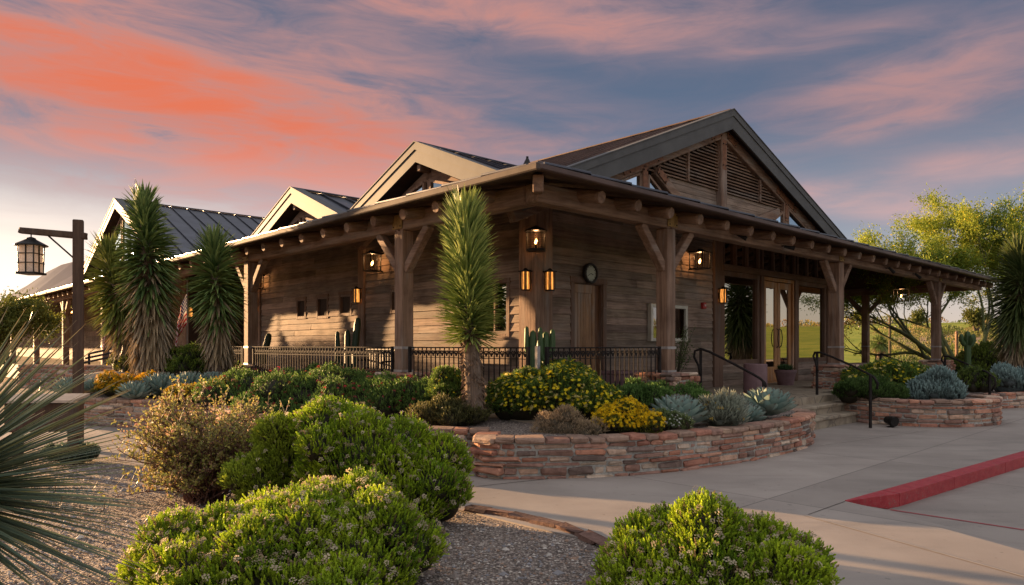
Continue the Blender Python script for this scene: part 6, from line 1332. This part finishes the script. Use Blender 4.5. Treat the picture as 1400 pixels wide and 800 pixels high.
# ------------------------------------------------------------------ trees
def tree(name, label, pos, stems, seed, foliage, nfol, leafw, leafl, c1, c2, spread, alt=None, droop=-.1, depth=4, group=None, bark='green_bark', blossom=0):
    """stems = [(dir, length, radius)]; recursive limbs; foliage as sprays of small leaves at the outer twigs"""
    rg = np.random.default_rng(seed); t = thing(name, label, 'tree', pos, 0, group); mb = MB(); tips = []
    def grow(p, d, l, r, k):
        n = 5; pts = [p]; rr = [r]; q = p.copy(); dd_ = d.copy()
        for i in range(n): dd_ = dd_ + rg.normal(size=3) * .11 + np.array([0, 0, .05 if k < 2 else droop * .3]); dd_ /= np.linalg.norm(dd_); q = q + dd_ * l / n; pts.append(q.copy()); rr.append(r * (1 - .45 * (i + 1) / n))
        mb.tube(pts, rr, 8 if k < 2 else (5 if k < 3 else 3), cap=False)
        if k >= depth - 1:
            for p_ in pts[2:]: tips.append((p_, dd_.copy()))
        if k >= depth: return
        m = rg.integers(3, 5) if k else rg.integers(3, 5)
        for j in range(m):
            f = rg.uniform(.45, 1.) if j else 1.; i = min(int(f * n), n - 1); b = pts[i] + (pts[i + 1] - pts[i]) * (f * n - i); nd = dd_ + rg.normal(size=3) * spread; nd[2] = nd[2] * .85 + (.34 if k < 2 else .10); nd /= np.linalg.norm(nd); grow(b, nd, l * rg.uniform(.58, .82), rr[i] * .62, k + 1)
    for p, d, l, r in stems: d = np.array(d, float); d /= np.linalg.norm(d); grow(np.array(p, float), d, l, r, 0)
    mb.build('trunk', M[bark], t, smooth=True)
    P0 = np.array([a for a, _ in tips]); D0 = np.array([b for _, b in tips]); lowz = P0[:, 2].max() * .42; wt = rg.uniform(.1, 1., len(P0)) ** 1.5 * np.where(P0[:, 2] < lowz, .10, 1.); k = rg.choice(len(P0), nfol, p=wt / wt.sum()); P = P0[k] + rg.normal(0, foliage, (nfol, 3)) * rg.uniform(.3, 1.2, (nfol, 1)); D = D0[k] * .6 + rg.normal(0, .6, (nfol, 3)) + np.array([0, 0, .2]); T = leaf_tpl(leafw, leafl); ph = np.sin(P[:, 0] * 1.7 + 2 * np.sin(P[:, 2] * 1.3)) * .5 + .5; f = np.clip(ph * .6 + rg.random(nfol) * .5, 0, 1)[:, None]; C = (np.array(c1) * (1 - f) + np.array(c2) * f) * rg.uniform(.75, 1.2, (nfol, 1))
    if alt is not None: kk = rg.random(nfol) < alt[1]; C[kk] = np.array(alt[0])
    m2 = MB(); scatter(m2, T[0], T[1], P, D, rg.uniform(.6, 1.4, nfol), C, rg); m2.build('crown', M['leaf'], t); return t
b = at(1318, 524, 25.5)
tree('palo_verde_tree', 'feathery multi-trunk palo verde tree beyond the far end of the porch', (b.x, b.y, -.1), [((0, 0, 0), (-.62, -.1, .9), 2.3, .11), ((.1, 0, 0), (-.1, .1, 1), 3.0, .12), ((.25, 0, 0), (.35, -.1, 1), 3.0, .11), ((.35, 0, 0), (.85, 0, .85), 2.5, .10), ((-.1, 0, 0), (-.42, .2, 1), 2.7, .13), ((-.1, 0, 0), (-.62, .1, .9), 2.6, .12)], 205, .17, 150000, .036, .085, (.13, .21, .03), (.36, .42, .05), .42, ((.60, .50, .04), .08), -.1, 4)
b = at(1500, 520, 30.); tree('palo_verde_tree', 'second feathery tree at the right edge behind the dark yucca', (b.x, b.y, -.1), [((0, 0, 0), (-.5, 0, .9), 2.6, .2), ((.2, 0, 0), (.3, 0, 1), 2.6, .2), ((0, .1, 0), (-.1, 0, 1), 2.8, .2)], 206, .2, 40000, .04, .12, (.12, .19, .02), (.28, .34, .04), .42, ((.40, .28, .03), .08), -.1, 4)
b = at(-8, 470, 24); tree('mesquite_tree', 'leafy green tree behind the left wing at the left edge', (b.x, b.y, -.1), [((0, 0, 0), (.3, 0, 1), 1.25, .14), ((0, 0, 0), (-.3, 0, 1), 1.3, .14), ((0, 0, 0), (.75, 0, .8), 1.15, .12)], 207, .14, 20000, .05, .09, (.08, .11, .03), (.18, .20, .04), .4, None, 0, 4, bark='bark')

# ------------------------------------------------------------------ beyond: golf course scrub, poles, far trees
def hgt(x, y):
    RR = math.hypot(x, y); ss = lambda v, a, b: (lambda q: q * q * (3 - 2 * q))(min(1, max(0, (v - a) / (b - a)))); und = math.sin(x * .021 + 1.3) * math.cos(y * .017) + .5 * math.sin(x * .05 + y * .043); return -.3 + 7.6 * ss(RR, 45, 260) + .7 * und * ss(RR, 40, 120) + ss(RR, 300, 700) * 2 * und
rg = np.random.default_rng(77); mb = MB(); T = leaf_tpl(.5, .8)
cnt = 0
P = []; D = []; S = []; C = []
def clump(x, y, r, c, n):
    z = hgt(x, y); u = rg.normal(size=(n, 3)); u /= np.linalg.norm(u, axis=1, keepdims=True); u[:, 2] = np.abs(u[:, 2]); P.append(np.array([x, y, z]) + u * np.array([r, r, r * .75])); D.append(u + np.array([0, 0, .6])); S.append(rg.uniform(.5, 1.1, n) * r * .30); C.append(np.array(c) * rg.uniform(.7, 1.25, (n, 1)))
pal = [(.14, .18, .04), (.24, .25, .07), (.32, .27, .11), (.10, .14, .04), (.20, .21, .08)]
while cnt < 330:
    az_ = rg.uniform(26.5, 44); r_ = rg.uniform(52, 170); x, y = r_ * math.sin(R(az_)), r_ * math.cos(R(az_))
    if rg.random() < .55 and az_ < 28.5: cnt += 1; continue
    clump(x, y, rg.uniform(.45, 1.0) * (1 + r_ / 170), pal[rg.integers(5)], 150); cnt += 1
for k in range(260):
    az_ = rg.uniform(17, 110); r_ = rg.uniform(250, 330); clump(r_ * math.sin(R(az_)), r_ * math.cos(R(az_)), rg.uniform(1.6, 4.2), pal[rg.integers(4)] if rg.random() < .7 else (.30, .20, .11), 120)
scatter(mb, T[0], T[1], np.vstack(P), np.vstack(D), np.concatenate(S), np.vstack(C), rg); mb.build('desert_scrub', M['leaf'], None, kind='stuff')
def far_tree(label, px, d, s_, seed):
    b = at(px, 470, d); z = hgt(b.x, b.y); tree('desert_tree', label, (b.x, b.y, z), [((0, 0, 0), (.2, 0, 1), s_ * .3, s_ * .04), ((0, 0, 0), (-.3, 0, 1), s_ * .3, s_ * .04)], seed, s_ * .07, 2200, s_ * .03, s_ * .06, (.07, .10, .02), (.15, .16, .04), .55, None, 0, 2, 'far trees on the golf course', 'bark')
far_tree('small round tree on the skyline left of the porch end post', 1175, 190, 6, 301); far_tree('yellowish far tree on the skyline behind the far pillar', 1255, 150, 7, 302); far_tree('far tree on the slope right of the far pillar', 1335, 110, 7, 303); far_tree('far tree on the ridge beyond the right yucca', 1420, 120, 9, 304)
b = at(1203, 480, 62.); z = hgt(b.x, b.y); t = yucca('yucca_tree', 'small distant yucca on the green seen between the porch end posts', (b.x, b.y, z), 1.1, .9, .9, 260, 56, (.3, .2), .3, -1., .2, None, (0, 0), .09)
# string light pole
b = at(1216.5, 488, 38.); zt_ = at(1216, 433, 38.).z; zg = hgt(b.x, b.y); t = thing('string_light_pole', 'thin dark pole carrying string lights on the lawn beyond the porch', 'pole', (b.x, b.y, zg)); mb = MB(); mb.tube([(0, 0, 0), (0, 0, zt_ - zg)], .065, 8); mb.build('pole', M['bark'], t)
mb = MB(); wl = []; bl = MB()
for dx, dy in ((-3.6, 6), (4.0, 5.)):
    pts = []
    for k in range(13): f = k / 12; pts.append((dx * f, dy * f, zt_ - zg - .05 - .9 * (1 - (1 - f) ** 2) + .35 * f * f)); 
    mb.tube(pts, .012, 4, cap=False)
    for k in range(1, 12, 2): p_ = pts[k]; bl.blob((p_[0], p_[1], p_[2] - .08), .055)
mb.build('wire', M['black'], t); bl.build('bulbs', M['steel'], t, kind='stuff')
for px, d, lab in ((1308, 33, 'reddish post beyond the railing right of the far pillar'), (1348, 36, 'reddish post behind the trunks of the palo verde tree')):
    b = at(px, 500, d); zt_ = at(px, 455 if px < 1320 else 440, d).z; zg = hgt(b.x, b.y); t = MB(); t.tube([(0, 0, 0), (0, 0, zt_ - zg)], .07, 8); t.blob((0, 0, zt_ - zg), .09); o = t.build('wooden_post', M['timber_z'], None); o.location = (b.x, b.y, zg); tag(o, lab, 'post')
